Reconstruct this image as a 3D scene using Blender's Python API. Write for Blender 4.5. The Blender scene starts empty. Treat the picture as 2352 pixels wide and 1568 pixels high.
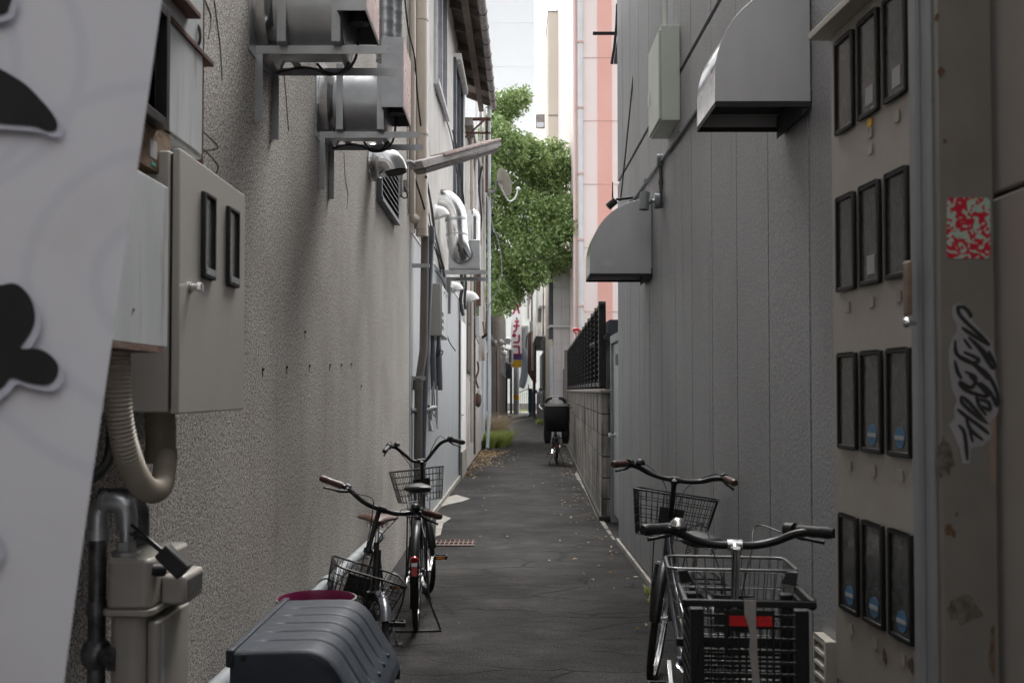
import bpy, bmesh, math, random
from math import sin, cos, pi, radians
from mathutils import Vector, Matrix
random.seed(7)
S = bpy.context.scene
COL = S.collection
# ---------------------------------------------------------------- camera
FPX, PITCH, SHY, EYE = 2287.0, radians(1.6), 0.02045, 1.5
cd = bpy.data.cameras.new("camera")
cam = bpy.data.objects.new("camera", cd); COL.objects.link(cam)
cam.location = (0, 0, EYE); cam.rotation_euler = (pi/2 + PITCH, 0, 0)
cd.sensor_width = 36; cd.lens = 36*FPX/2352; cd.shift_y = SHY
cd.clip_start = 0.05; cd.clip_end = 600
cd.dof.use_dof = True; cd.dof.focus_distance = 6.5; cd.dof.aperture_fstop = 6.3
S.camera = cam
# ---------------------------------------------------------------- sky, sun, exposure (overcast daylight)
SUN_EL, SUN_AZ = radians(58), radians(12)      # azimuth from +Y towards +X
w = bpy.data.worlds.new("World"); S.world = w; w.use_nodes = True
nt = w.node_tree; nt.nodes.clear()
sky = nt.nodes.new('ShaderNodeTexSky'); sky.sky_type = 'NISHITA'; sky.sun_disc = False
sky.sun_elevation = SUN_EL; sky.sun_rotation = SUN_AZ
sky.air_density = 1.0; sky.dust_density = 5.0; sky.ozone_density = 1.0
hs = nt.nodes.new('ShaderNodeHueSaturation'); hs.inputs['Saturation'].default_value = 0.09
bg = nt.nodes.new('ShaderNodeBackground'); bg.inputs['Strength'].default_value = 0.15
wo = nt.nodes.new('ShaderNodeOutputWorld')
nt.links.new(sky.outputs[0], hs.inputs['Color']); nt.links.new(hs.outputs[0], bg.inputs['Color']); nt.links.new(bg.outputs[0], wo.inputs[0])
sl = bpy.data.lights.new("sun", 'SUN'); sl.energy = 1.3; sl.angle = radians(35); sl.color = (1, .98, .95)
so = bpy.data.objects.new("sun", sl); COL.objects.link(so)
sd = Vector((sin(SUN_AZ)*cos(SUN_EL), cos(SUN_AZ)*cos(SUN_EL), sin(SUN_EL)))
so.rotation_euler = sd.to_track_quat('Z', 'Y').to_euler(); so.location = (0, 0, 30)
S.view_settings.view_transform = 'Standard'; S.view_settings.look = 'None'
S.view_settings.gamma = 1; S.view_settings.use_curve_mapping = False
S.view_settings.exposure = 1.9
S.render.engine = 'CYCLES'
S.cycles.max_bounces = 8; S.cycles.diffuse_bounces = 5
# ---------------------------------------------------------------- helpers
_cy = 784 + SHY*2352
def P(u, v, Y):
    t = (_cy - v)/FPX; dx = (u-1176)/FPX
    dy = cos(PITCH) - t*sin(PITCH); dz = sin(PITCH) + t*cos(PITCH)
    k = Y/dy
    return Vector((dx*k, Y, EYE + dz*k))
def PX(u, v, X):
    t = (_cy - v)/FPX; dx = (u-1176)/FPX
    dy = cos(PITCH) - t*sin(PITCH); dz = sin(PITCH) + t*cos(PITCH)
    k = X/dx
    return Vector((X, dy*k, EYE + dz*k))
def XL(y): return -.95 + .0125*(y-12.5)
def XR(y): return 1.135 - .0098*y
def XB(y): return 1.03 + .029*(y-11.5)

def tag(o, label=None, cat=None, group=None, kind=None):
    if label: o['label'] = label
    if cat: o['category'] = cat
    if group: o['group'] = group
    if kind: o['kind'] = kind
    return o
def thing(name, label, cat, loc=(0, 0, 0), rz=0, group=None):
    o = bpy.data.objects.new(name, None); COL.objects.link(o)
    o.location = loc; o.rotation_euler = (0, 0, rz); o.empty_display_size = .2
    return tag(o, label, cat, group)
def rootmat(o):
    m = Matrix.Identity(4)
    while o is not None:
        m = o.matrix_basis @ m; o = o.parent
    return m
def dup(root, loc=None, rz=None, label=None, group=None):
    r = root.copy(); COL.objects.link(r)
    if loc is not None: r.location = loc
    if rz is not None: r.rotation_euler = (0, 0, rz)
    if label: r['label'] = label
    if group: r['group'] = group
    for ch in list(root.children):
        c = ch.copy(); COL.objects.link(c); c.parent = r
        for g in list(ch.children):
            d = g.copy(); COL.objects.link(d); d.parent = c
    return r
class MB:
    def __init__(s): s.v = []; s.f = []; s.sm = []; s.mi = []; s.cur = 0
    def add(s, V, F, smooth=False):
        b = len(s.v); s.v += [Vector(p) for p in V]
        for f in F:
            s.f.append([b+i for i in f]); s.sm.append(smooth); s.mi.append(s.cur)
        return s
    def box(s, x0, x1, y0, y1, z0, z1):
        return s.add([(x0,y0,z0),(x1,y0,z0),(x1,y1,z0),(x0,y1,z0),(x0,y0,z1),(x1,y0,z1),(x1,y1,z1),(x0,y1,z1)],
                     [(0,3,2,1),(4,5,6,7),(0,1,5,4),(1,2,6,5),(2,3,7,6),(3,0,4,7)])
    def hexa(s, A, B):      # two quads (lists of 4 points) joined
        return s.add(list(A)+list(B), [(3,2,1,0),(4,5,6,7),(0,1,5,4),(1,2,6,5),(2,3,7,6),(3,0,4,7)])
    def slab(s, p0, p1, t, z0, z1):     # wall piece in plan from p0 to p1, thickness t to the right of travel
        p0 = Vector((p0[0], p0[1])); p1 = Vector((p1[0], p1[1])); d = (p1-p0).normalized(); n = Vector((d.y, -d.x))*t
        A = [(p0.x,p0.y,z0),(p0.x+n.x,p0.y+n.y,z0),(p1.x+n.x,p1.y+n.y,z0),(p1.x,p1.y,z0)]
        B = [(a[0],a[1],z1) for a in A]
        return s.hexa(A, B)
    def bar(s, p0, p1, w, h, up=(0, 0, 1)):
        p0 = Vector(p0); p1 = Vector(p1); d = (p1-p0).normalized(); up = Vector(up)
        x = d.cross(up)
        if x.length < 1e-4: x = d.cross(Vector((1, 0, 0)))
        x.normalize(); z = x.cross(d).normalized()
        A = [p0-x*w/2-z*h/2, p0+x*w/2-z*h/2, p0+x*w/2+z*h/2, p0-x*w/2+z*h/2]
        B = [a+(p1-p0) for a in A]
        return s.hexa(A, B)
    def tube(s, pts, r, n=8, cap=True, closed=False):
        pts = [Vector(p) for p in pts]; N = len(pts)
        rs = r if isinstance(r, (list, tuple)) else [r]*N
        T = []
        for i in range(N):
            a = pts[i-1] if (i > 0 or closed) else pts[i]
            b = pts[(i+1) % N] if (i < N-1 or closed) else pts[i]
            t = b-a
            T.append(t.normalized() if t.length > 1e-9 else Vector((0, 0, 1)))
        ref = Vector((0, 0, 1)) if abs(T[0].z) < .9 else Vector((1, 0, 0))
        nx = T[0].cross(ref).normalized(); V = []
        for i in range(N):
            nx = (nx - T[i]*nx.dot(T[i]))
            if nx.length < 1e-6: nx = T[i].orthogonal()
            nx.normalize(); ny = T[i].cross(nx)
            for k in range(n):
                a = 2*pi*k/n; V.append(pts[i] + (nx*cos(a)+ny*sin(a))*rs[i])
        F = []
        for i in range(N if closed else N-1):
            j = (i+1) % N
            for k in range(n):
                F.append((i*n+k, i*n+(k+1) % n, j*n+(k+1) % n, j*n+k))
        s.add(V, F, True)
        if cap and not closed:
            b = len(s.v)-len(V)
            s.f.append([b+k for k in range(n)][::-1]); s.sm.append(False); s.mi.append(s.cur)
            s.f.append([b+(N-1)*n+k for k in range(n)]); s.sm.append(False); s.mi.append(s.cur)
        return s
    def lathe(s, prof, M=None, n=20, a0=0, a1=2*pi):
        M = M or Matrix.Identity(4); full = abs(a1-a0-2*pi) < 1e-6; m = n if full else n+1; V = []; F = []
        for (r, z) in prof:
            for k in range(m):
                a = a0+(a1-a0)*k/n; V.append(M @ Vector((r*cos(a), r*sin(a), z)))
        for i in range(len(prof)-1):
            for k in range(n):
                F.append((i*m+k, i*m+(k+1) % m, (i+1)*m+(k+1) % m, (i+1)*m+k))
        return s.add(V, F, True)
    def prism(s, poly, fn, t0, t1, smooth=False):   # fn(a,b,t) -> point
        n = len(poly); V = [fn(a, b, t0) for a, b in poly]+[fn(a, b, t1) for a, b in poly]
        F = [tuple(range(n))[::-1], tuple(range(n, 2*n))]
        s.add(V, F)
        b = len(s.v)-2*n
        for i in range(n):
            j = (i+1) % n; s.f.append([b+i, b+j, b+n+j, b+n+i]); s.sm.append(smooth); s.mi.append(s.cur)
        return s
    def ell(s, c, r, n=12, m=8, M=None):
        c = Vector(c); V = []; F = []; M = M or Matrix.Identity(3)
        for i in range(m+1):
            th = pi*i/m
            for k in range(n):
                a = 2*pi*k/n; V.append(c + M @ Vector((r[0]*sin(th)*cos(a), r[1]*sin(th)*sin(a), r[2]*cos(th))))
        for i in range(m):
            for k in range(n): F.append((i*n+k, (i+1)*n+k, (i+1)*n+(k+1) % n, i*n+(k+1) % n))
        return s.add(V, F, True)
    def xf(s, M, start=0):
        for i in range(start, len(s.v)): s.v[i] = M @ s.v[i]
        return s
    def build(s, name, mats, parent=None, local=False, bevel=0, sharp=38):
        me = bpy.data.meshes.new(name)
        V = s.v
        if parent is not None and not local:
            im = rootmat(parent).inverted(); V = [im @ p for p in V]
        me.from_pydata([tuple(p) for p in V], [], s.f)
        me.polygons.foreach_set('use_smooth', s.sm); me.polygons.foreach_set('material_index', s.mi)
        for m in (mats if isinstance(mats, (list, tuple)) else [mats]): me.materials.append(m)
        bm = bmesh.new(); bm.from_mesh(me); bmesh.ops.remove_doubles(bm, verts=bm.verts, dist=1e-5)
        bmesh.ops.recalc_face_normals(bm, faces=bm.faces); bm.to_mesh(me); bm.free()
        me.set_sharp_from_angle(angle=radians(sharp)); me.update()
        o = bpy.data.objects.new(name, me); COL.objects.link(o)
        if parent is not None: o.parent = parent
        if bevel:
            b = o.modifiers.new("bevel", 'BEVEL'); b.width = bevel; b.segments = 2; b.limit_method = 'ANGLE'; b.angle_limit = radians(40)
        return o
def arc(c, r, a0, a1, n, ax, bx):
    c = Vector(c); ax = Vector(ax); bx = Vector(bx)
    return [c + ax*(r*cos(a0+(a1-a0)*i/n)) + bx*(r*sin(a0+(a1-a0)*i/n)) for i in range(n+1)]
def smooth_path(pts, n=6):        # Catmull-Rom
    pts = [Vector(p) for p in pts]; P_ = [pts[0]]+pts+[pts[-1]]; out = []
    for i in range(1, len(P_)-2):
        a, b, c, d = P_[i-1], P_[i], P_[i+1], P_[i+2]
        for k in range(n):
            t = k/n
            out.append(.5*((2*b)+(c-a)*t+(2*a-5*b+4*c-d)*t*t+(3*b-a-3*c+d)*t**3))
    out.append(pts[-1]); return out
def axisM(p, d):     # matrix with local Z along d at p
    q = Vector(d).to_track_quat('Z', 'Y').to_matrix().to_4x4(); q.translation = Vector(p); return q
def rrect(hx, hy, r, n=4):
    out = []
    for cx, cy, a in ((hx-r, hy-r, 0), (-hx+r, hy-r, pi/2), (-hx+r, -hy+r, pi), (hx-r, -hy+r, 3*pi/2)):
        for i in range(n+1): out.append((cx+r*cos(a+pi/2*i/n), cy+r*sin(a+pi/2*i/n)))
    return out
# ---------------------------------------------------------------- materials
def N(nt, t, **kw):
    n = nt.nodes.new(t)
    for k, v in kw.items(): setattr(n, k, v)
    return n
def base(name):
    m = bpy.data.materials.new(name); m.use_nodes = True; nt = m.node_tree; nt.nodes.clear()
    out = N(nt, 'ShaderNodeOutputMaterial'); b = N(nt, 'ShaderNodeBsdfPrincipled'); nt.links.new(b.outputs[0], out.inputs[0])
    tc = N(nt, 'ShaderNodeTexCoord')
    return m, nt, b, tc
def noise(nt, tc, scale, detail=4, stretch=None, rough=.55):
    n = N(nt, 'ShaderNodeTexNoise'); n.inputs['Scale'].default_value = scale; n.inputs['Detail'].default_value = detail; n.inputs['Roughness'].default_value = rough
    if stretch:
        mp = N(nt, 'ShaderNodeMapping'); mp.inputs['Scale'].default_value = stretch; nt.links.new(tc.outputs['Object'], mp.inputs[0]); nt.links.new(mp.outputs[0], n.inputs['Vector'])
    else: nt.links.new(tc.outputs['Object'], n.inputs['Vector'])
    return n
def ramp(nt, src, stops):
    r = N(nt, 'ShaderNodeValToRGB'); el = r.color_ramp.elements
    while len(el) < len(stops): el.new(.5)
    for e, (p, c) in zip(el, stops):
        e.position = p; e.color = (c[0], c[1], c[2], 1) if isinstance(c, tuple) else (c, c, c, 1)
    nt.links.new(src, r.inputs[0]); return r
def mixc(nt, fac, a, b, mode='MIX'):
    m = N(nt, 'ShaderNodeMix', data_type='RGBA', blend_type=mode)
    for sock, val in ((m.inputs[0], fac), (m.inputs[6], a), (m.inputs[7], b)):
        if hasattr(val, 'is_linked') or hasattr(val, 'links'): nt.links.new(val, sock)
        elif isinstance(val, tuple): sock.default_value = (*val, 1)
        else: sock.default_value = val
    return m.outputs[2]
def mat(name, c, c2=None, rough=.6, metal=0, ns=6, lo=.35, hi=.65, bump=0, bs=60, stretch=None, streak=None, sk=(8, 8, .6), st=(.52, .75), spec=.5, coat=0, rvar=.08):
    m, nt, b, tc = base(name)
    c2 = c2 or tuple(x*.82 for x in c)
    n1 = noise(nt, tc, ns, 5, stretch)
    col = ramp(nt, n1.outputs[0], [(lo, c), (hi, c2)]).outputs[0]
    if streak:
        n2 = noise(nt, tc, 1, 5, sk)
        f = ramp(nt, n2.outputs[0], [(st[0], 0.0), (st[1], 1.0)]).outputs[0]
        col = mixc(nt, f, col, streak)
    nt.links.new(col, b.inputs['Base Color'])
    nr = noise(nt, tc, ns*2.3, 3)
    rr = ramp(nt, nr.outputs[0], [(.3, max(rough-rvar, .02)), (.7, min(rough+rvar, 1.))])
    nt.links.new(rr.outputs[0], b.inputs['Roughness'])
    b.inputs['Metallic'].default_value = metal; b.inputs['Specular IOR Level'].default_value = spec
    b.inputs['Coat Weight'].default_value = coat
    if bump:
        nb = noise(nt, tc, bs, 4); bp = N(nt, 'ShaderNodeBump'); bp.inputs['Strength'].default_value = bump; bp.inputs['Distance'].default_value = .01
        nt.links.new(nb.outputs[0], bp.inputs['Height']); nt.links.new(bp.outputs[0], b.inputs['Normal'])
    return m
M_ = {}
g = lambda v, t=0: (v*(1+t), v, v*(1-t))
M_['black'] = mat('black_paint', g(.006), g(.012), rough=.4, ns=14, spec=.35, streak=(.03, .024, .02), sk=(20, 20, 20), st=(.62, .72))
M_['blackp'] = mat('black_plastic', g(.010), g(.018), rough=.55, spec=.35, ns=10, bump=.1, bs=300)
M_['crate'] = mat('crate_plastic', g(.006), g(.012), rough=.55, spec=.3, ns=8)
M_['rubber'] = mat('tyre_rubber', g(.010), g(.02), rough=.85, ns=20, bump=.4, bs=200)
M_['chrome'] = mat('chrome', g(.75), g(.6), rough=.16, metal=1, ns=10)
M_['steel'] = mat('steel_spokes', g(.55), g(.45), rough=.3, metal=1, ns=10)
M_['greyframe'] = mat('grey_frame_paint', (.09, .095, .11), (.07, .075, .09), rough=.3, ns=10, metal=.4, coat=.4)
M_['greywire'] = mat('grey_wire_coating', g(.13), g(.09), rough=.45, ns=12, metal=.3)
M_['brown'] = mat('brown_leather', (.075, .03, .02), (.05, .02, .013), rough=.45, ns=16, bump=.15, bs=150)
M_['leather'] = mat('black_vinyl', g(.03), g(.02), rough=.42, ns=10, bump=.2, bs=200)
M_['red'] = mat('red_reflector', (.45, .01, .01), (.35, .01, .01), rough=.25)
M_['orange'] = mat('amber_reflector', (.75, .22, .03), (.6, .16, .02), rough=.25)
M_['white'] = mat('white_plastic', g(.75), g(.68), rough=.45, ns=4)
M_['ribbon'] = mat('ribbon', g(.28, .05), g(.2, .05), rough=.7, ns=20)
M_['galv'] = mat('galvanised_steel', (.42, .43, .44), (.33, .34, .35), rough=.38, metal=.85, ns=9, lo=.3, hi=.7)
M_['duct'] = mat('bright_duct_metal', g(.58), g(.48), rough=.2, metal=1, ns=7, bump=.08, bs=8)
M_['stain'] = mat('stainless_hood', (.50, .50, .51), (.42, .42, .43), rough=.42, metal=.55, ns=3, stretch=(1, 1, .3), rvar=.05)
M_['stainshiny'] = mat('polished_stainless', g(.7), g(.6), rough=.12, metal=1, ns=4, bump=.15, bs=5)
M_['dark'] = mat('dark_interior', g(.015), g(.02), rough=.8)
M_['cream'] = mat('cream_paint', (.46, .44, .38), (.41, .39, .335), rough=.4, ns=2.5, streak=(.30, .24, .17), sk=(9, 9, .9), st=(.66, .8))
M_['cream2'] = mat('pvc_cream', (.6, .53, .45), (.52, .46, .39), rough=.5, ns=3, streak=(.3, .24, .18), sk=(12, 12, .5), st=(.6, .8))
M_['boxbeige'] = mat('beige_cabinet_paint', (.34, .325, .30), (.32, .305, .28), rough=.42, ns=1.5)
M_['boxgrey'] = mat('weathered_grey_board', (.42, .435, .44), (.36, .375, .38), rough=.6, ns=4, stretch=(1, 3, .7), streak=(.16, .11, .075), sk=(12, 12, 1.8), st=(.6, .8), bump=.03, bs=60)
M_['wood'] = mat('old_plywood', (.2, .13, .07), (.11, .07, .04), rough=.75, ns=5, stretch=(3, 3, 8), streak=(.3, .25, .18), st=(.6, .75), bump=.3, bs=90)
M_['redwood'] = mat('red_brown_board', (.1, .035, .022), (.05, .02, .015), rough=.7, ns=14, bump=.3, bs=120)
M_['boxgreen'] = mat('pale_green_box', (.56, .6, .54), (.52, .56, .5), rough=.4, ns=2)
M_['pvcdark'] = mat('dark_grey_pvc', (.10, .108, .13), (.08, .086, .1), rough=.45, ns=4, streak=(.12, .1, .09), st=(.6, .8))
M_['pvcbrown'] = mat('brown_grey_pvc', (.17, .15, .135), (.13, .115, .1), rough=.5, ns=4)
M_['pipegrey'] = mat('grey_painted_pipe', (.28, .3, .31), (.2, .22, .23), rough=.5, ns=8, streak=(.1, .1, .1), st=(.62, .8))
M_['iron'] = mat('black_iron_pipe', (.16, .16, .165), (.035, .035, .036), rough=.42, metal=.6, ns=22, bump=.2, bs=70)
M_['rust'] = mat('rusty_steel', (.16, .08, .055), (.09, .055, .042), rough=.85, ns=12, bump=.5, bs=60)
M_['whiterust'] = mat('white_paint_rusting', (.6, .6, .58), (.5, .5, .48), rough=.55, ns=4, streak=(.3, .13, .05), sk=(10, 10, 1.2), st=(.53, .62))
M_['cable'] = mat('black_cable', g(.015), g(.02), rough=.55)
M_['gcable'] = mat('grey_cable', g(.3), g(.25), rough=.6)
M_['glass'] = mat('meter_window_glass', g(.045), g(.075), rough=.1, spec=.8, ns=30, bump=.08, bs=160)
M_['frame'] = mat('black_window_frame', g(.010), g(.014), rough=.4, spec=.3, ns=8)
M_['sticker'] = mat('sticker_paper', g(.36), g(.3), rough=.5)
M_['blue'] = mat('blue_sticker', (.06, .17, .3), (.05, .14, .25), rough=.4)
M_['bluep'] = mat('blue_plastic', (.02, .16, .5), (.02, .12, .4), rough=.4)
M_['green'] = mat('dark_green_plastic', (.02, .07, .05), (.015, .05, .04), rough=.5)
M_['teal'] = mat('teal_plastic', (.05, .35, .3), (.04, .3, .25), rough=.5)
M_['lid'] = mat('slate_plastic_lid', (.024, .030, .040), (.018, .023, .031), rough=.6, ns=6, rvar=.12, spec=.35, streak=(.045, .045, .045), sk=(9, 30, 9), st=(.6, .8), bump=.04, bs=400)
M_['lidbody'] = mat('slate_plastic_body', (.014, .015, .018), (.012, .013, .015), rough=.5, ns=3)
M_['magenta'] = mat('magenta_plastic', (.17, .012, .065), (.14, .01, .055), rough=.35)
M_['graybin'] = mat('grey_brown_plastic', (.12, .11, .1), (.09, .085, .08), rough=.5)
M_['meter'] = mat('gas_meter_paint', (.28, .265, .235), (.24, .225, .2), rough=.42, ns=5, streak=(.25, .23, .18), st=(.7, .85))
M_['hose'] = mat('cream_corrugated_hose', (.26, .23, .18), (.2, .175, .135), rough=.55, ns=8)
M_['tank'] = mat('grey_tank_paint', (.36, .37, .38), (.28, .29, .3), rough=.45, ns=3)
M_['yellow'] = mat('yellow_plastic', (.75, .45, .02), (.7, .4, .02), rough=.5)
M_['purple'] = mat('purple_sign', (.13, .05, .25), (.11, .045, .22), rough=.5)
M_['crimson'] = mat('crimson_letters', (.42, .015, .05), (.36, .015, .05), rough=.5)
M_['signwhite'] = mat('sign_white', (.86, .85, .88), (.8, .78, .82), rough=.5)
M_['concrete'] = mat('concrete', (.33, .31, .28), (.22, .205, .185), rough=.85, ns=5, bump=.4, bs=40)
M_['pole'] = mat('utility_pole_concrete', (.4, .39, .37), (.32, .31, .3), rough=.85, ns=5)
M_['bluegrey'] = mat('pale_blue_paint', (.62, .67, .72), (.55, .6, .65), rough=.5, ns=3, streak=(.3, .25, .2), st=(.65, .8))
M_['darkglass'] = mat('window_glass_dark', (.06, .07, .08), (.09, .1, .11), rough=.08, spec=.9, ns=1)
M_['alu'] = mat('window_aluminium', (.42, .42, .44), (.34, .34, .36), rough=.4, metal=.6)
M_['lens'] = mat('clouded_lamp_cover', (.22, .2, .18), (.13, .115, .10), rough=.35, ns=6, stretch=(1, 1, 6))
M_['handler'] = mat('red_frame_paint', (.6, .03, .05), (.5, .03, .05), rough=.35)
M_['navy'] = mat('dark_navy_sheet', (.04, .045, .06), (.03, .035, .045), rough=.5)
# stucco with coarse aggregate
def stucco():
    m, nt, b, tc = base('aggregate_stucco')
    v1 = noise(nt, tc, 150, 2, rough=.8)
    sp = ramp(nt, v1.outputs[0], [(.40, (.06, .056, .052)), (.47, (.265, .25, .236)), (.575, (.64, .615, .585))])
    vb = noise(nt, tc, 62, 2, rough=.6); sb_ = ramp(nt, vb.outputs[0], [(.37, (.62, .62, .62)), (.5, (1, 1, 1)), (.63, (1.15, 1.15, 1.15))])
    v2 = noise(nt, tc, 1.3, 5)
    ton = ramp(nt, v2.outputs[0], [(.3, (.78, .76, .74)), (.65, (1.05, 1.04, 1.02))])
    c = mixc(nt, 1.0, mixc(nt, 1.0, sp.outputs[0], sb_.outputs[0], 'MULTIPLY'), ton.outputs[0], 'MULTIPLY')
    n2 = noise(nt, tc, 1, 5, (1.2, 1.5, .12)); f = ramp(nt, n2.outputs[0], [(.5, 0.0), (.8, .18)])
    c = mixc(nt, f.outputs[0], c, (.21, .175, .155))
    n3 = noise(nt, tc, 1, 6, (5, 4.4, .5)); f3 = ramp(nt, n3.outputs[0], [(.6, 0.0), (.8, .3)])
    c = mixc(nt, f3.outputs[0], c, (.12, .11, .10))
    nt.links.new(c, b.inputs['Base Color']); b.inputs['Roughness'].default_value = .95; b.inputs['Specular IOR Level'].default_value = .2
    bp = N(nt, 'ShaderNodeBump'); bp.inputs['Strength'].default_value = .6; bp.inputs['Distance'].default_value = .004
    nt.links.new(v1.outputs[0], bp.inputs['Height']); nt.links.new(bp.outputs[0], b.inputs['Normal'])
    return m
M_['stucco'] = stucco()
def panelpaint():
    m, nt, b, tc = base('grey_textured_panel')
    v1 = noise(nt, tc, 1.2, 4); c1 = ramp(nt, v1.outputs[0], [(.35, (.31, .315, .325)), (.65, (.265, .27, .278))])
    v3 = noise(nt, tc, 90, 2); f3 = ramp(nt, v3.outputs[0], [(.4, (.82, .82, .82)), (.62, (1.12, 1.12, 1.12))])
    c = mixc(nt, 1.0, c1.outputs[0], f3.outputs[0], 'MULTIPLY')
    n2 = noise(nt, tc, 1, 5, (6, 6, .35)); f = ramp(nt, n2.outputs[0], [(.6, 0.0), (.78, .5)])
    c = mixc(nt, f.outputs[0], c, (.10, .10, .105))
    nt.links.new(c, b.inputs['Base Color']); b.inputs['Roughness'].default_value = .5; b.inputs['Specular IOR Level'].default_value = .45
    v2 = noise(nt, tc, 120, 2, (1, 1, .6))
    bp = N(nt, 'ShaderNodeBump'); bp.inputs['Strength'].default_value = .55; bp.inputs['Distance'].default_value = .005
    nt.links.new(v2.outputs[0], bp.inputs['Height']); nt.links.new(bp.outputs[0], b.inputs['Normal'])
    return m
M_['panel'] = panelpaint()
def asphalt():
    m, nt, b, tc = base('asphalt')
    v1 = noise(nt, tc, 1.1, 6, rough=.65); c1 = ramp(nt, v1.outputs[0], [(.36, (.013, .0124, .012)), (.64, (.036, .0345, .034))])
    v2 = noise(nt, tc, 95, 2); f2 = ramp(nt, v2.outputs[0], [(.35, .45), (.52, 1.0), (.66, 1.5), (.71, 4.5)])
    c = mixc(nt, 1.0, c1.outputs[0], f2.outputs[0], 'MULTIPLY')
    n3 = noise(nt, tc, 2.2, 7, (1.2, 1, 1), .7); f = ramp(nt, n3.outputs[0], [(.55, 0.0), (.72, .55)])
    c = mixc(nt, f.outputs[0], c, (.062, .053, .046))
    # wandering cracks mostly across the alley
    nw = noise(nt, tc, 1.6, 5); mp = N(nt, 'ShaderNodeMapping'); mp.inputs['Scale'].default_value = (.8, 2.3, 1)
    add = N(nt, 'ShaderNodeVectorMath', operation='MULTIPLY_ADD'); add.inputs[1].default_value = (.55, .55, 0)
    nt.links.new(nw.outputs['Color'], add.inputs[0]); nt.links.new(tc.outputs['Object'], add.inputs[2]); nt.links.new(add.outputs[0], mp.inputs[0])
    vo = N(nt, 'ShaderNodeTexVoronoi', feature='DISTANCE_TO_EDGE'); vo.inputs['Scale'].default_value = 1.1; nt.links.new(mp.outputs[0], vo.inputs['Vector'])
    cr = ramp(nt, vo.outputs['Distance'], [(.006, 1.0), (.03, 0.0)])
    nm = noise(nt, tc, .9, 3); km = ramp(nt, nm.outputs[0], [(.44, 0.0), (.52, 1.0)])
    mu = N(nt, 'ShaderNodeMath', operation='MULTIPLY'); nt.links.new(cr.outputs[0], mu.inputs[0]); nt.links.new(km.outputs[0], mu.inputs[1])
    c = mixc(nt, mu.outputs[0], c, (.012, .012, .012))
    nt.links.new(c, b.inputs['Base Color']); b.inputs['Roughness'].default_value = .9; b.inputs['Specular IOR Level'].default_value = .18
    v4 = noise(nt, tc, 3.5, 5); ad = N(nt, 'ShaderNodeMath', operation='MULTIPLY_ADD'); ad.inputs[1].default_value = 6.0
    nt.links.new(v4.outputs[0], ad.inputs[0]); nt.links.new(v2.outputs[0], ad.inputs[2])
    sb = N(nt, 'ShaderNodeMath', operation='SUBTRACT'); nt.links.new(ad.outputs[0], sb.inputs[0]); nt.links.new(mu.outputs[0], sb.inputs[1])
    bp = N(nt, 'ShaderNodeBump'); bp.inputs['Strength'].default_value = 1.0; bp.inputs['Distance'].default_value = .009
    nt.links.new(sb.outputs[0], bp.inputs['Height']); nt.links.new(bp.outputs[0], b.inputs['Normal'])
    return m
M_['asphalt'] = asphalt()
M_['patch'] = mat('concrete_patch', (.3, .28, .255), (.2, .19, .17), rough=.9, ns=7, bump=.5, bs=50)
M_['block'] = mat('weathered_block', (.33, .305, .275), (.2, .185, .165), rough=.92, ns=3, bump=.6, bs=70, streak=(.035, .033, .03), sk=(7, 7, .7), st=(.46, .6))
M_['joint'] = mat('dark_mortar', (.05, .047, .043), (.03, .03, .028), rough=.95, ns=8)
M_['sheet'] = mat('grey_wall_sheet', (.40, .42, .43), (.35, .37, .38), rough=.45, ns=1.2, stretch=(1, 6, .4), rvar=.05)
M_['siding'] = mat('white_siding', (.86, .84, .82), (.76, .74, .71), rough=.6, ns=2, streak=(.33, .28, .23), sk=(8, 8, .4), st=(.6, .85))
M_['oldwhite'] = mat('worn_white_plaster', (.62, .6, .57), (.46, .43, .4), rough=.8, ns=3, streak=(.2, .15, .12), sk=(6, 6, .7), st=(.55, .75), bump=.4, bs=30)
M_['eaves'] = mat('weathered_eaves_wood', (.18, .15, .13), (.11, .09, .08), rough=.85, ns=6, stretch=(1, 4, 1), bump=.4, bs=40)
M_['rafter'] = mat('rafter_wood', (.15, .12, .1), (.1, .08, .065), rough=.85, ns=6)
M_['gutter'] = mat('grey_gutter', (.38, .35, .34), (.27, .245, .235), rough=.6, ns=8)
M_['pink'] = mat('pale_pink_panels', (.93, .82, .79), (.91, .78, .74), rough=.6, ns=.6)
M_['salmon'] = mat('salmon_stripe', (.86, .5, .43), (.82, .42, .35), rough=.6, ns=.5)
M_['pinkline'] = mat('pink_joint', (.72, .5, .46), (.68, .46, .42), rough=.7)
M_['creamtower'] = mat('cream_tower_render', (.82, .77, .66), (.76, .71, .6), rough=.8, ns=.4, streak=(.3, .28, .24), sk=(2, 2, .12), st=(.6, .85))
M_['whitetower'] = mat('white_tower', (.9, .92, .93), (.88, .9, .92), rough=.6, ns=.2)
M_['greytile'] = mat('grey_tile', (.66, .65, .65), (.6, .59, .59), rough=.5, ns=1)
M_['brownwall'] = mat('brown_grey_cladding', (.16, .14, .13), (.12, .105, .1), rough=.7, ns=2)
M_['paleconc'] = mat('pale_concrete', (.74, .75, .71), (.62, .63, .6), rough=.8, ns=2, streak=(.22, .2, .18), sk=(4, 4, .4), st=(.55, .75))
M_['beigewall'] = mat('beige_wall', (.42, .38, .31), (.36, .32, .27), rough=.8, ns=2)
M_['farwhite'] = mat('far_white_render', (.85, .87, .82), (.8, .83, .78), rough=.7, ns=.3)
M_['post'] = mat('grey_green_steel_post', (.18, .17, .15), (.15, .143, .125), rough=.4, ns=9, streak=(.09, .04, .02), sk=(26, 26, 16), st=(.67, .72))
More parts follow.
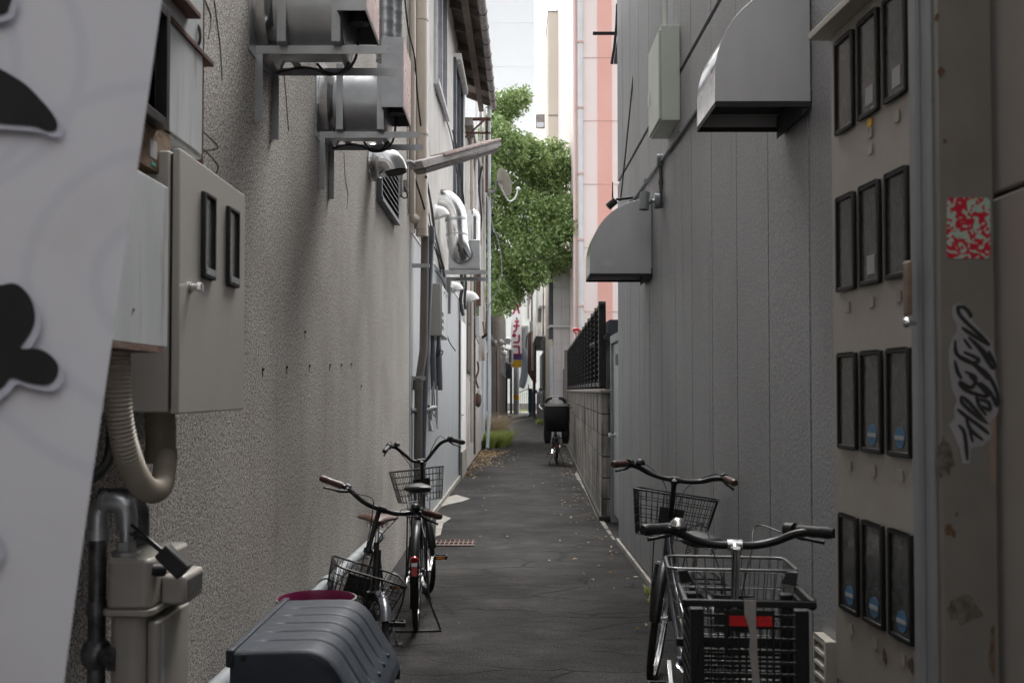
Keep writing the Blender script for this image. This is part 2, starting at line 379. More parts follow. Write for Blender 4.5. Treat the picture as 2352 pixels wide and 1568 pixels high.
M_['postlit'] = mat('lit_steel_edge', (.2, .205, .215), (.17, .175, .185), rough=.4, ns=5, streak=(.2, .09, .04), sk=(20, 20, 7), st=(.68, .74))  # paler copy of the post: light on its left side is in the colour
M_['rpanel'] = mat('pale_taupe_panel', (.29, .265, .24), (.265, .24, .22), rough=.42, ns=3)
M_['cabinet'] = mat('taupe_cabinet_paint', (.34, .315, .28), (.31, .285, .255), rough=.36, ns=4, bump=.08, bs=25, streak=(.22, .15, .09), sk=(20, 20, 9), st=(.72, .78))
M_['tape'] = mat('brown_tape_residue', (.15, .135, .115), (.05, .035, .025), rough=.8, ns=38, lo=.38, hi=.6)
M_['rustspot'] = mat('rust_patch', (.15, .12, .095), (.10, .055, .03), rough=.9, ns=60, lo=.35, hi=.5)
# ================================================================ SETTING
def struct(name, mb, m, parent=None, **k):
    o = mb.build(name, m, parent, **k)
    if parent is None: o['kind'] = 'structure'
    return o
gm = MB().add([(-160, -40, 0), (160, -40, 0), (160, 260, 0), (-160, 260, 0)], [(0, 1, 2, 3)])
struct('alley_ground', gm, M_['asphalt'])
def patch(name, pts, z=.004, m='patch'):
    return struct(name, MB().add([(x, y, z) for x, y in pts], [tuple(range(len(pts)))]), M_[m])
def gp(u, v):
    q = P(u, v, 10); t = EYE/(EYE-q.z); return (q.x*t, q.y*t)
patch('concrete_patch', [gp(*a) for a in [(1010, 1165), (1028, 1141), (1048, 1136), (1080, 1145), (1060, 1152), (1030, 1158)]])
patch('concrete_patch', [gp(*a) for a in [(1000, 1232), (1003, 1180), (1020, 1184), (1036, 1190), (1018, 1202), (1012, 1228)]])
patch('gravel_edge', [gp(*a) for a in [(1320, 1090), (1345, 1130), (1372, 1190), (1408, 1240), (1414, 1240), (1380, 1185), (1350, 1120), (1326, 1080)]], .005, 'block')
# kerb-like dirt strip along both walls, far end street surface
struct('side_street', MB().add([(-60, 66, .006), (60, 66, .006), (60, 74, .006), (-60, 74, .006)], [(0, 1, 2, 3)]), M_['patch'])

# ---- left stucco building
lb = thing('stucco_building', 'tall building with rough speckled grey stucco wall filling the left side of the alley', 'building', (-1, 5, 0))
mb = MB(); mb.box(-5, -1.0, .35, 9.72, 0, 7.6)
mb.build('wall', M_['stucco'], lb)
mb = MB(); mb.box(-5.02, -.985, .33, 9.74, 7.6, 7.75); mb.build('parapet_cap', M_['galv'], lb)
mb = MB(); random.seed(3)
for (u, v) in [(603, 848), (658, 843), (710, 840), (757, 838), (783, 838), (806, 836), (829, 886), (700, 762)]:
    c = PX(u, v, -1.0); mb = MB(); mb.lathe([(0, .008), (.006, .007), (.007, 0)], axisM(c, (1, 0, 0)), 8)
    mb.box(c.x, c.x+.0015, c.y-.003, c.y+.004, c.z-.03, c.z); mb.build('wall_hole', M_['dark'], lb)  # small holes, their shade drawn as dark raised dots
# ---- cracks drawn by narrow filled strips of sealant
mb = MB()
for pts in ([(790, 350), (793, 410), (799, 445), (796, 480)], [(652, 165), (657, 220), (662, 290), (664, 300)], [(664, 290), (672, 262)], [(492, 0), (500, 60), (507, 120), (510, 185)], [(470, 0), (485, 40), (478, 90)]):
    q = smooth_path([PX(u, v, -.999) for u, v in pts], 5); mb = MB(); mb.tube(q, .0018, 4); mb.build('crack_filler', M_['pvcdark'], lb)

# ---- right grey building
rb = thing('grey_panel_building', 'building clad in dark grey textured vertical panels along the right side of the alley', 'building', (1.1, 6, 0))
edges = [1.0]
y = 3.66-.57*4
ys = []
while y < 9.6: ys.append(y); y += .57
ys.append(9.75)
mb = MB()
for a, b in zip(ys[:-1], ys[1:]):
    g_ = .012 if abs(a-3.66) < .01 else .006
    for z0, z1 in ((.07, 3.515), (3.55, 6.6)):
        mb.slab((XR(a), a+g_), (XR(b), b-.0035), .03, z0, z1)
mb.build('wall', M_['panel'], rb, bevel=.003)
mb = MB(); mb.slab((XR(1.2)+.03, 1.2), (XR(9.74)+.03, 9.74), 4, .02, 6.59); mb.build('wall_backing', M_['joint'], rb)
mb = MB(); mb.slab((XR(1.2)-.022, 1.2), (XR(9.8)-.022, 9.8), .05, 0, .055); mb.build('base_trim', M_['concrete'], rb, bevel=.004)
mb = MB(); mb.slab((XR(1.2)-.02, 1.2), (XR(9.8)-.02, 9.8), 4.05, 6.6, 6.75); mb.build('roof', M_['galv'], rb)

# ---- door between grey wall and block wall
dr = thing('side_door', 'narrow grey metal side door with round knob where the grey wall meets the block wall', 'door', (1.09, 10.6, 0))
mb = MB(); mb.slab((1.15, 9.86), (1.16, 11.38), .04, .1, 2.02); mb.build('door_leaf', M_['sheet'], dr, bevel=.003)
mb = MB(); mb.slab((1.12, 9.80), (1.12, 9.86), .1, 0, 2.12); mb.slab((1.13, 11.38), (1.13, 11.46), .1, 0, 2.12); mb.slab((1.12, 9.862), (1.13, 11.378), .1, 2.03, 2.12)
mb.build('door_frame', M_['pipegrey'], dr, bevel=.003)
mb = MB(); mb.lathe([(.03, 0), (.03, .01), (.012, .015), (.012, .04), (.028, .05), (.03, .07), (.02, .08), (0, .08)], axisM((1.15, 11.1, 1.0), (-1, 0, 0)), 14); mb.build('knob', M_['chrome'], dr)
mb = MB(); mb.box(1.03, 1.06, 9.93, 9.99, 1.75, 1.86); mb.build('hinge', M_['galv'], dr)
sh = thing('small_shed_roof', 'dark navy shed roof showing above the side door behind the fence', 'shed', (1.9, 12.8, 0))
mb = MB(); mb.box(1.15, 3.4, 11.7, 14, 2.12, 2.33); mb.build('roof', M_['navy'], sh); mb = MB(); mb.box(1.3, 3.3, 11.9, 13.9, 0, 2.12); mb.build('wall', M_['brownwall'], sh)
mb = MB(); mb.tube([(1.13, 11.65, 2.12), (1.13, 14, 2.12)], .045, 8); mb.build('gutter', M_['dark'], sh)

# ---- block wall
bw = thing('block_wall', 'stained grey concrete block wall under the black fence on the right', 'wall', (1.25, 19, 0))
mb = MB()
yy = 11.5; random.seed(5)
while yy < 26.9:
    y2 = min(yy+.4, 27)
    for r in range(6):
        z0 = r*.245; d = random.uniform(-.002, .002)
        mb.slab((XB(yy)+d, yy+.009), (XB(y2)+d, y2-.009), .12, z0+.006, z0+.238)
    yy += .4
mb.build('wall', M_['block'], bw, bevel=.005)
mb = MB(); mb.slab((XB(11.52)+.008, 11.52), (XB(27)+.008, 26.99), .104, 0, 1.47); mb.build('mortar', M_['joint'], bw)
mb = MB(); mb.slab((XB(11.47)-.012, 11.47), (XB(27)-.012, 27.02), .144, 1.47, 1.51); mb.build('coping', M_['concrete'], bw, bevel=.006)
mb = MB(); mb.slab((XB(11.45)-.03, 11.45), (XB(27)-.03, 27.0), .18, 0, .06); mb.build('footing', M_['joint'], bw, bevel=.01)
# ---- louvred fence on top
fe = thing('louvre_fence', 'black slatted louvre fence standing on top of the block wall', 'fence', (1.25, 19, 1.51))
mb = MB()
for k in range(13):
    z = 1.62+k*.07
    a0 = (XB(11.9)+.02, 11.9); a1 = (XB(26.8)+.02, 26.8)
    mb.hexa([(a0[0], a0[1], z), (a0[0]+.03, a0[1], z+.026), (a1[0]+.03, a1[1], z+.026), (a1[0], a1[1], z)],
            [(a0[0], a0[1], z+.006), (a0[0]+.03, a0[1], z+.034), (a1[0]+.03, a1[1], z+.034), (a1[0], a1[1], z+.008)])
mb.build('slats', M_['black'], fe)
mb = MB(); mb.slab((XB(11.8)+.005, 11.8), (XB(26.9)+.005, 26.9), .07, 1.545, 1.60); mb.slab((XB(11.8)+.005, 11.8), (XB(26.9)+.005, 26.9), .07, 2.50, 2.54)
mb.build('rail', M_['black'], fe, bevel=.003)
yy = 11.85; i = 0
while yy < 27:
    mb = MB(); wd = .075 if i == 0 else .02
    mb.slab((XB(yy)-.005, yy), (XB(yy)-.005, yy+wd), .085 if i == 0 else .07, 1.515, 2.56); mb.build('post', M_['black'], fe, bevel=.002)
    yy += .95; i += 1
# ---- gate post beyond fence
gp_ = thing('gate_post', 'dark timber gate post past the far end of the louvre fence', 'post', (1.5, 27.6, 0))
mb = MB(); mb.box(1.44, 1.60, 27.3, 27.45, 0, 2.6); mb.box(1.46, 1.58, 27.8, 28.6, 0, 2.1); mb.build('post_board', M_['brownwall'], gp_)

# ---- left building A (white, eaves)
A = thing('white_eaved_building', 'two storey white clad building with wooden eaves and grey sheet ground floor on the left', 'building', (-.92, 14, 0))
ya, yb = 9.76, 18.3
mb = MB(); mb.slab((XL(ya)-3.5, ya), (XL(yb)-3.5, yb), 3.5, 3.05, 7.3)
mb.build('wall', M_['siding'], A)
mb = MB(); yy = ya+.02
while yy < yb-.1:      # vertical siding battens
    mb.slab((XL(yy), yy), (XL(yy), yy+.02), .012, 3.07, 7.2); yy += .15
mb.build('siding_ribs', M_['siding'], A)
mb = MB(); mb.slab((XL(ya)-3.5, ya), (XL(yb)-3.5, yb), 3.49, 0, 3.05); mb.build('lower_wall', M_['sheet'], A)
mb = MB(); mb.slab((XL(ya), ya), (XL(16.9), 16.9), .03, 0, .06); mb.slab((XL(16.95), 16.95), (XL(yb), yb), .05, 0, .45); mb.build('base_course', M_['concrete'], A)
mb = MB(); mb.slab((XL(16.95)+.002, 16.95), (XL(yb), yb), .03, .45, 2.7); mb.build('white_door_panel', M_['siding'], A, bevel=.004)
mb = MB(); mb.bar((XL(17.1)+.05, 17.0, 1.08), (XL(17.1)+.05, 17.15, 1.08), .02, .02); mb.box(XL(17)+.02, XL(17)+.05, 17.02, 17.05, 1.07, 1.09); mb.build('door_handle', M_['chrome'], A)
mb = MB(); mb.slab((XL(16.86), 16.86), (XL(16.92), 16.92), .02, .06, 3.0); mb.build('corner_strip', M_['pvcdark'], A)
# windows
def win(y0, y1, z0, z1, fm='alu', n=2, grille=False, awn=False):
    f = MB(); o = .05
    f.slab((XL(y0), y0), (XL(y0+.07), y0+.07), o, z0, z1); f.slab((XL(y1-.07), y1-.07), (XL(y1), y1), o, z0, z1)
    f.slab((XL(y0), y0), (XL(y1), y1), o+.03, z0-.06, z0); f.slab((XL(y0), y0), (XL(y1), y1), o, z1, z1+.06)
    for k in range(1, n):
        yy = y0+(y1-y0)*k/n; f.slab((XL(yy), yy-.03), (XL(yy), yy+.03), o, z0, z1)
    fr = f.build('window', M_[fm], A)
    MB().slab((XL(y0), y0+.07), (XL(y1), y1-.07), .012, z0, z1).build('pane', M_['darkglass'], fr)
    if awn:
        a = MB()
        for k in range(int((y1-y0)/.09)):
            yy = y0+k*.09; a.slab((XL(yy), yy), (XL(yy), yy+.05), .13, z1+.02, z1+.12)
        a.build('toothed_awning', M_['siding'], fr)
win(11.9, 13.6, 5.25, 7.1, 'alu', 2); win(15.3, 17.2, 4.1, 6.6, 'pvcdark', 2, awn=True); 
# roof and eaves
mb = MB()
xo = .47
def RX(y): return XL(y)+xo
for (z, t) in ((7.25, .05),):
    mb.hexa([(XL(ya)-3.6, ya, 8.55), (RX(ya), ya, 7.1), (RX(19.3), 19.3, 7.1), (XL(19.3)-3.6, 19.3, 8.55)], [(XL(ya)-3.6, ya, 8.65), (RX(ya), ya, 7.18), (RX(19.3), 19.3, 7.18), (XL(19.3)-3.6, 19.3, 8.65)])
rf = mb.build('roof', M_['eaves'], A)
mb = MB(); yy = ya+.2
while yy < 19.3:
    mb.hexa([(XL(yy)-.02, yy, 7.16), (RX(yy)-.03, yy, 6.98), (RX(yy)-.03, yy+.07, 6.98), (XL(yy)-.02, yy+.07, 7.16)], [(XL(yy)-.02, yy, 7.3), (RX(yy)-.03, yy, 7.1), (RX(yy)-.03, yy+.07, 7.1), (XL(yy)-.02, yy+.07, 7.3)]); yy += .91
mb.slab((RX(ya)-.25, ya), (RX(19.3)-.25, 19.3), .09, 6.93, 7.03); mb.build('rafters', M_['rafter'], rf)
gt = MB(); gt.tube([(RX(ya)+.03, ya, 7.03), (RX(19.4)+.03, 19.4, 7.03)], .06, 12); gu = gt.build('gutter', M_['gutter'], A)
yy = ya+.3
while yy < 19.4:
    gt = MB(); gt.tube(arc((RX(yy)+.03, yy, 7.03), .064, 0, 2*pi, 12, (1, 0, 0), (0, 0, 1)), .006, 5); yy += .62; gt.build('gutter_bracket', M_['dark'], gu)
mb = MB(); mb.tube([(RX(19.2)-.05, 19.1, 6.98), (-.44, 19.1, 6.7), (-.44, 19.1, .9), (-.47, 19.1, .4)], .032, 10); mb.build('downpipe', M_['bluegrey'], A)
mb = MB(); mb.box(-.9, -.4, 18.5, 18.56, 6.55, 6.6); mb.box(-.5, -.45, 18.5, 18.56, 5.2, 6.6); mb.box(-.9, -.4, 18.5, 18.56, 6.3, 6.33); mb.bar((-.9, 18.5, 6.2), (-.46, 18.5, 6.6), .03, .03); mb.build('rusty_bracket', M_['rust'], A)

# ---- building B (old, with pipes)
B = thing('old_plaster_building', 'old white plaster building covered with pipes beyond the eaved building on the left', 'building', (-.85, 23, 0))
mb = MB(); mb.slab((XL(18.34)-3.5, 18.34), (XL(28)-3.5, 28), 3.5, 0, 6.4); mb.build('wall', M_['oldwhite'], B)
mb = MB(); mb.slab((XL(18.34)-3.6, 18.34), (XL(28)-3.6, 28), 3.75, 6.4, 6.52); mb.build('roof', M_['gutter'], B)
mb = MB(); mb.slab((XL(19.0), 19.0), (XL(20.4), 20.4), .03, 1.9, 3.3); mb.slab((XL(19.0), 18.97), (XL(20.4), 20.43), .05, 1.84, 1.9); mb.build('shutter', M_['brownwall'], B)
mb = MB(); mb.slab((XL(22), 22), (XL(23.6), 23.6), .03, 3.2, 5.4); mb.build('window', M_['darkglass'], B)
mb = MB(); mb.slab((XL(25.5), 25.5), (XL(27.5), 27.5), .03, .2, 2.4); mb.build('door_panel', M_['bluegrey'], B)

# ---- shed and brown building further on
C = thing('pale_blue_shed', 'low pale blue shed with dark doorway behind the grass on the left', 'shed', (-.7, 31, 0))
mb = MB(); mb.slab((XL(28.6)-1.2, 28.6), (XL(33.6)-1.2, 33.6), 1.2, 0, 3.0); mb.build('wall', M_['bluegrey'], C)
mb = MB(); mb.slab((XL(29.2), 29.2), (XL(30.4), 30.4), .02, .9, 2.6); mb.build('doorway', M_['dark'], C)
mb = MB(); mb.slab((XL(28.5)-1.3, 28.5), (XL(33.7)-1.3, 33.7), 1.45, 3.0, 3.1); mb.build('roof', M_['galv'], C)
D = thing('brown_clad_building', 'brown grey clad building beside the pachinko sign on the left', 'building', (-.6, 48, 0))
mb = MB(); mb.slab((XL(34.5)-4, 34.5), (XL(59)-4, 59), 4, 0, 5.6); mb.build('wall', M_['brownwall'], D)
mb = MB(); yy = 34.8
while yy < 58: mb.slab((XL(yy), yy), (XL(yy), yy+.18), .02, 0, 5.55); yy += .7
mb.build('cladding_ribs', M_['gutter'], D)
mb = MB(); mb.slab((XL(39), 39), (XL(42), 42), .04, .3, 3.1); mb.build('shutter', M_['rust'], D)
for y0 in (44, 47.5, 51, 54.5):
    f = MB().slab((XL(y0), y0), (XL(y0+1.4), y0+1.4), .06, 2.2, 3.6).build('window', M_['alu'], D); MB().slab((XL(y0)+.01, y0+.1), (XL(y0+1.3)+.01, y0+1.3), .06, 2.3, 3.5).build('pane', M_['darkglass'], f)
mb = MB()
for k in range(3): q = P(1147+k*4, 783+k*12, 38+k*4); mb = MB(); mb.lathe([(.1, 0), (.12, .1), (.08, .2), (0, .22)], axisM(q, (.6, 0, -.5)), 10); mb.build('vent_hood', M_['white'], D)
D2 = thing('dark_corner_building', 'dark stained building corner at the end of the alley under the sign', 'building', (-.5, 62, 0))
mb = MB(); mb.box(-6, -.28, 59.4, 65, 0, 3.6); mb.box(-.28, -.05, 60.5, 61.5, 2.2, 3.5); mb.build('wall', M_['navy'], D2)
mb = MB(); mb.box(-.14, .02, 64.1, 64.6, 0, 3.9); mb.box(.2, .42, 65.2, 65.4, 0, 4.4); mb.build('column', M_['navy'], D2)

# ---- pink tower
K = thing('pink_apartment_tower', 'tall pale pink panelled building with a salmon stripe rising behind the fence', 'building', (3.2, 30, 0))
mb = MB(); mb.box(1.86, 9, 30, 42, 0, 26); mb.build('wall', M_['pink'], K)
mb = MB(); mb.box(2.6, 3.03, 29.97, 30.0, 0, 26); mb.build('stripe', M_['salmon'], K)
mb = MB()
k = 0
while k < 13:
    z = P(1340, 52+147*4, 30).z + k*1.93-1.0; mb.box(2.15, 2.598, 29.985, 30.005, z, z+.02); mb.box(2.598, 3.03, 29.96, 29.975, z, z+.02); mb.box(3.032, 9, 29.985, 30.005, z, z+.02); k += 1
mb.build('panel_joint', M_['pinkline'], K)
mb = MB(); mb.tube([(2.07, 29.9, 0), (2.07, 29.9, 26)], .085, 10)
dp = mb.build('downpipe', M_['white'], K)
for z in range(2, 26, 2): mb = MB(); mb.box(1.98, 2.16, 29.8, 30, z, z+.06); mb.build('pipe_clamp', M_['pinkline'], dp)
mb = MB(); mb.tube([(1.93, 29.95, 0), (1.93, 29.95, 26)], .02, 6); mb.tube([(1.99, 29.95, 0), (1.99, 29.95, 26)], .012, 6); mb.build('conduit', M_['pinkline'], K)
# ---- cream tower
K2 = thing('cream_tower', 'narrow cream concrete tower with a dark capped top beside the pink building', 'building', (2, 40, 0))
top = P(1280, 28, 40).z
mb = MB(); mb.box(1.47, 2.2, 40, 43, 0, top); mb.build('wall', M_['creamtower'], K2)
mb = MB(); mb.box(1.44, 2.2, 39.97, 43.03, top, top+.05); mb.box(1.46, 2.2, 39.98, 40.0, top-4.25, top-4.2); mb.build('cap', M_['gutter'], K2)
mb = MB(); mb.tube([(2.0, 40.5, top), (2.0, 40.5, top+3)], .03, 6); mb.tube([(1.75, 40.5, top), (1.75, 40.5, top+2)], .012, 6); mb.build('antenna_pole', M_['rust'], K2)
# ---- white tower and distant flats
K3 = thing('white_tower_block', 'huge white building washed out against the sky behind the tree', 'building', (-4, 95, 0))
mb = MB(); mb.box(-16, P(1228, 300, 90).x, 90, 110, 0, 60); mb.build('wall', M_['whitetower'], K3)
mb = MB()
for k in range(14): mb.box(-16, P(1228, 300, 90).x+.01, 89.97, 90.02, 3+4*k, 3.06+4*k)
mb.build('joint', M_['whitetower'], K3)
K4 = thing('distant_flats', 'distant pale flats with brown balconies showing between the white tower and the cream tower', 'building', (3, 120, 0))
zt = P(1240, 252, 120).z
mb = MB(); mb.box(2.6, 8, 120, 130, 0, zt); mb.build('wall', M_['pink'], K4)
for k in range(5):
    z = zt-2.3-k*5.3/1.25
    f = MB().box(2.9, 3.95, 119.9, 120.02, z, z+1.7).build('window', M_['brownwall'], K4); MB().box(3.0, 3.85, 119.8, 119.9, z+.1, z+.7).build('pane', M_['alu'], f)
# ---- grey tiled building
K5 = thing('grey_tiled_building', 'grey tiled building standing behind the child seat bicycle on the right', 'building', (1.6, 33, 0))
zt = P(1290, 610, 32).z
mb = MB()
z = 0; row = 0
while z < zt:
    x = 1.335
    while x < 1.85:
        x2 = min(x+.26, 1.9); mb.box(x, x2-.008, 32, 32.03, z, z+.592); x = x2
    z += .6
mb.build('tiles', M_['greytile'], K5)
mb = MB(); mb.box(1.33, 1.95, 32.025, 39.5, 0, zt); mb.build('wall', M_['beigewall'], K5)
mb = MB(); mb.box(1.2, 1.33, 32.2, 33.2, 3.2, 5.3); mb.build('shutter_box', M_['pvcdark'], K5)
mb = MB(); mb.tube([(1.86, 31.9, 3.55), (1.22, 31.9, 3.55), (1.15, 32.2, 3.5)], .035, 8); mb.tube([(1.8, 31.9, 0), (1.8, 31.9, 2)], .03, 8); mb.build('white_pipe', M_['white'], K5)
mb = MB(); mb.tube([(1.27, 31.95, 0), (1.27, 31.95, 2.9)], .05, 8); mb.build('downpipe', M_['bluegrey'], K5)
# ---- pale overhanging building
K6 = thing('pale_concrete_building', 'pale concrete building with overhanging upper floor and tangled cables far along the right', 'building', (1.5, 48, 0))
mb = MB(); mb.box(P(1231, 800, 45).x, 4, 45, 62, 3.95, P(1240, 630, 45).z); mb.box(P(1240, 800, 43).x, 1.8, 43.5, 45, 5.2, 7.6); mb.build('upper_wall', M_['paleconc'], K6)
mb = MB(); mb.slab((1.75, 41), (1.72, 62), 3, 0, 3.6); mb.build('lower_wall', M_['navy'], K6)
mb = MB(); mb.box(P(1257, 700, 41).x, 3, 40.95, 41.05, 2.6, 7.4); mb.build('beige_end_wall', M_['beigewall'], K6)
f = MB().box(P(1236, 700, 45).x, P(1243, 700, 45).x, 44.93, 45.02, P(0, 740, 45).z, P(0, 708, 45).z).build('window', M_['pvcdark'], K6)
mb = MB(); random.seed(9)
for k in range(8):
    x = 1.24+random.uniform(0, .28); y0 = 36+random.uniform(0, 8); pts = [(x+random.uniform(-.03, .03), y0, z) for z in (0.3, 1.4, 2.6, 3.8, 5.2, 6.4)]
    mb.tube(smooth_path(pts, 3), random.uniform(.010, .02), 5)
mb.build('hanging_pipes', M_['pvcdark'], K6)
mb = MB(); mb.box(1.24, 1.4, 42, 42.5, 3.2, 3.6); mb.build('service_box', M_['pvcdark'], K6)
K7 = thing('far_white_building', 'bright pale building across the street at the end of the alley', 'building', (0, 80, 0))
mb = MB(); mb.box(-8, 12, 76, 86, 0, 12); mb.build('wall', M_['farwhite'], K7)
for (u, v) in ((1203, 790), (1222, 690)):
    q = P(u, v, 75.9); f = MB().box(q.x-.35, q.x+.35, 75.8, 76.01, q.z-1.4, q.z+1.4).build('window', M_['gutter'], K7)
    MB().box(q.x-.28, q.x+.28, 75.76, 75.8, q.z-1.3, q.z+1.3).build('pane', M_['darkglass'], f)
mb = MB(); mb.tube(smooth_path([P(1196, 890, 75.4), P(1203, 868, 75.4), P(1206, 835, 75.4), P(1200, 812, 75.4), P(1188, 805, 75.4)], 5), .28, 8); mb.build('black_awning_tube', M_['navy'], K7)
mb = MB(); mb.box(-8, 12, 75.6, 75.96, 0, .5); mb.build('base_course', M_['concrete'], K7)
# ================================================================ LEFT SIDE OBJECTS
# ---- banner cloth, close to the lens
def banner():
    t = thing('banner_flag', 'white cloth banner with black brush strokes and pale blue wave lines', 'banner', (-.9, 1.15, 0))
    Yb = 1.2
    tr = P(380, -60, Yb); br = P(138, 1640, Yb)
    def pt(s, z):      # s metres left of the slanting right edge
        k = (z-br.z)/(tr.z-br.z); xr = br.x+(tr.x-br.x)*k
        return Vector((xr-s, Yb+.012*sin(9*s+2.2*z)+.01*sin(4*z)-.05*s, z))
    m, nt, b, tc = base('banner_cloth')
    b.inputs['Roughness'].default_value = .9
    # soft wave lines dyed in the cloth: overlapping ring pattern
    at = tc.outputs['Object']
    sep = N(nt, 'ShaderNodeSeparateXYZ'); nt.links.new(at, sep.inputs[0])
    col = None; fac = None
    for (cx, cz, r0) in ((-.05, .30, .2), (-.30, .72, .22), (.06, .98, .26), (-.2, 1.25, .2), (.1, 1.6, .24), (-.25, -.1, .22), (.12, .02, .2)):
        v = N(nt, 'ShaderNodeVectorMath', operation='DISTANCE'); cmb = N(nt, 'ShaderNodeCombineXYZ')
        nt.links.new(sep.outputs[0], cmb.inputs[0]); nt.links.new(sep.outputs[2], cmb.inputs[2]); nt.links.new(cmb.outputs[0], v.inputs[0]); v.inputs[1].default_value = (cx+.42, 0, cz+.65)
        w1 = N(nt, 'ShaderNodeMath', operation='PINGPONG'); w1.inputs[1].default_value = .04; nt.links.new(v.outputs['Value'], w1.inputs[0])
        r1 = ramp(nt, w1.outputs[0], [(.004, 1.0), (.011, 0.0)])
        r2 = ramp(nt, v.outputs['Value'], [(r0, 1.0), (r0+.01, 0.0)])
        mm = N(nt, 'ShaderNodeMath', operation='MULTIPLY'); nt.links.new(r1.outputs[0], mm.inputs[0]); nt.links.new(r2.outputs[0], mm.inputs[1])
        if fac is None: fac = mm.outputs[0]
        else:
            ad = N(nt, 'ShaderNodeMath', operation='MAXIMUM'); nt.links.new(fac, ad.inputs[0]); nt.links.new(mm.outputs[0], ad.inputs[1]); fac = ad.outputs[0]
    c = mixc(nt, fac, (.64, .645, .685), (.59, .6, .655))
    nn = noise(nt, tc, 5, 4); f = ramp(nt, nn.outputs[0], [(.5, 0.0), (.75, .35)]); c = mixc(nt, f.outputs[0], c, (.5, .48, .44))
    nt.links.new(c, b.inputs['Base Color'])
    mb = MB(); nx, nz = 22, 60; z0, z1 = .55, 2.25; V = []
    for back in (0, .0015):
        for j in range(nz+1):
            for i in range(nx+1):
                q = pt(.6*i/nx, z0+(z1-z0)*j/nz); q.y += back; V.append(q)
    F = []
    o = (nx+1)*(nz+1)
    for s_ in (0, o):
        for j in range(nz):
            for i in range(nx):
                a = s_+j*(nx+1)+i; F.append((a, a+1, a+nx+2, a+nx+1) if not s_ else (a, a+nx+1, a+nx+2, a+1))
    for j in range(nz):
        a = j*(nx+1); F.append((a, a+nx+1, a+nx+1+o, a+o)); a += nx; F.append((a, a+o, a+nx+1+o, a+nx+1))
    mb.add(V, F, True); cloth = mb.build('cloth', m, t)
    mb = MB(); q0 = pt(.605, z0-.5); q1 = pt(.605, z1+.1); q0.z = 0; mb.tube([q0, q1], .012, 10); mb.build('pole', M_['white'], t)
    # brush strokes: outlines in photo pixels laid on the cloth
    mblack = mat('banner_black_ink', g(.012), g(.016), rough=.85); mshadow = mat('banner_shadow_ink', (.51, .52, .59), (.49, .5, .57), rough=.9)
    shapes = [[(0, 158), (22, 170), (60, 195), (92, 228), (115, 255), (130, 280), (128, 298), (108, 301), (85, 292), (60, 288), (0, 283), (-60, 270), (-60, 130)],
              [(0, 655), (30, 650), (52, 662), (72, 690), (80, 725), (74, 755), (58, 782), (48, 800), (85, 800), (115, 815), (133, 840), (128, 868), (105, 884), (60, 878), (25, 868), (0, 893), (-60, 910), (-60, 650)],
              [(-60, -20), (22, -20), (20, 15), (8, 32), (-60, 40)],
              [(-60, 1200), (-20, 1210), (-5, 1260), (-30, 1300), (-60, 1310)]]
    def strokes(name, mt, dx, dy, off):
        for sh in shapes:
            sm = smooth_path([(x+dx, y+dy, 0) for x, y in sh+[sh[0]]], 4)[:-1]
            pts = []
            for q in sm:
                yy = Yb-.03
                for _ in range(6):
                    w_ = P(q.x, q.y, yy); k = (w_.z-br.z)/(tr.z-br.z); s_ = max(.002, br.x+(tr.x-br.x)*k-w_.x)
                    e = pt(s_, w_.z); e.y -= off; yy = e.y
                pts.append(e)
            bm = bmesh.new(); f = bm.faces.new([bm.verts.new(p) for p in pts]); bmesh.ops.triangulate(bm, faces=[f])
            bm.verts.index_update(); V = [v.co.copy() for v in bm.verts]; F = [tuple(v.index for v in f.verts) for f in bm.faces]; bm.free()
            mm_ = MB(); n = len(V); mm_.add(V+[v+Vector((0, .001, 0)) for v in V], F+[tuple(i+n for i in f)[::-1] for f in F]); mm_.build(name, mt, t)
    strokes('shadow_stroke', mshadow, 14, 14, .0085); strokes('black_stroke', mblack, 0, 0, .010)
banner()

# ---- brown shelf boards / awnings at top left
for (a, b_, Y0, Y1, lab) in (((375, 18), (462, 45), 1.9, 2.42, 'upper red brown weathered board jutting from the stucco wall above the meters'), ((405, 80), (492, 155), 2.1, 2.62, 'lower red brown weathered board jutting over the pale box at top left')):
    q1 = P(*b_, Y1)
    mb = MB(); zt = q1.z
    x1 = q1.x
    mb.hexa([(-1.0, Y1-.62, zt), (x1, Y1-.62, zt), (x1, Y1, zt), (-1.0, Y1, zt)], [(-1.0, Y1-.62, zt+.03), (x1, Y1-.62, zt+.014), (x1, Y1, zt+.014), (-1.0, Y1, zt+.03)])
    tag(mb.build('shelf_board', M_['redwood'], bevel=.002), lab, 'board')
# ---- meter on plywood board
t = thing('wooden_meter_board', 'stained plywood board with a black framed electricity meter behind the banner', 'meter board', (-1, 2.0, 2.2))
q = PX(390, 416, -.80); zb = q.z
mb = MB(); mb.box(-.9, -.80, 1.45, q.y, zb, zb+.56); mb.build('board', M_['wood'], t, bevel=.003)
mb = MB(); mb.box(-.99, -.902, 1.5, q.y-.02, zb+.01, zb+.55); mb.build('back_box', M_['boxgrey'], t)
a = PX(385, 300, -.775); 
def frame_window(par, X, y0, y1, z0, z1, dep=.018, wd=.014, sgn=1, fm='frame'):
    m = MB(); xa, xb = sorted((X, X+sgn*dep))
    m.box(xa, xb, y0, y0+wd, z0, z1); m.box(xa, xb, y1-wd, y1, z0, z1); m.box(xa, xb, y0+wd, y1-wd, z0, z0+wd); m.box(xa, xb, y0+wd, y1-wd, z1-wd, z1)
    f = m.build('window_frame', M_[fm], par, bevel=.002)
    xg = X+sgn*.004; xa, xb = sorted((X+sgn*.0005, xg)); MB().box(xa, xb, y0+wd, y1-wd, z0+wd, z1-wd).build('glass', M_['glass'], f)
    return f
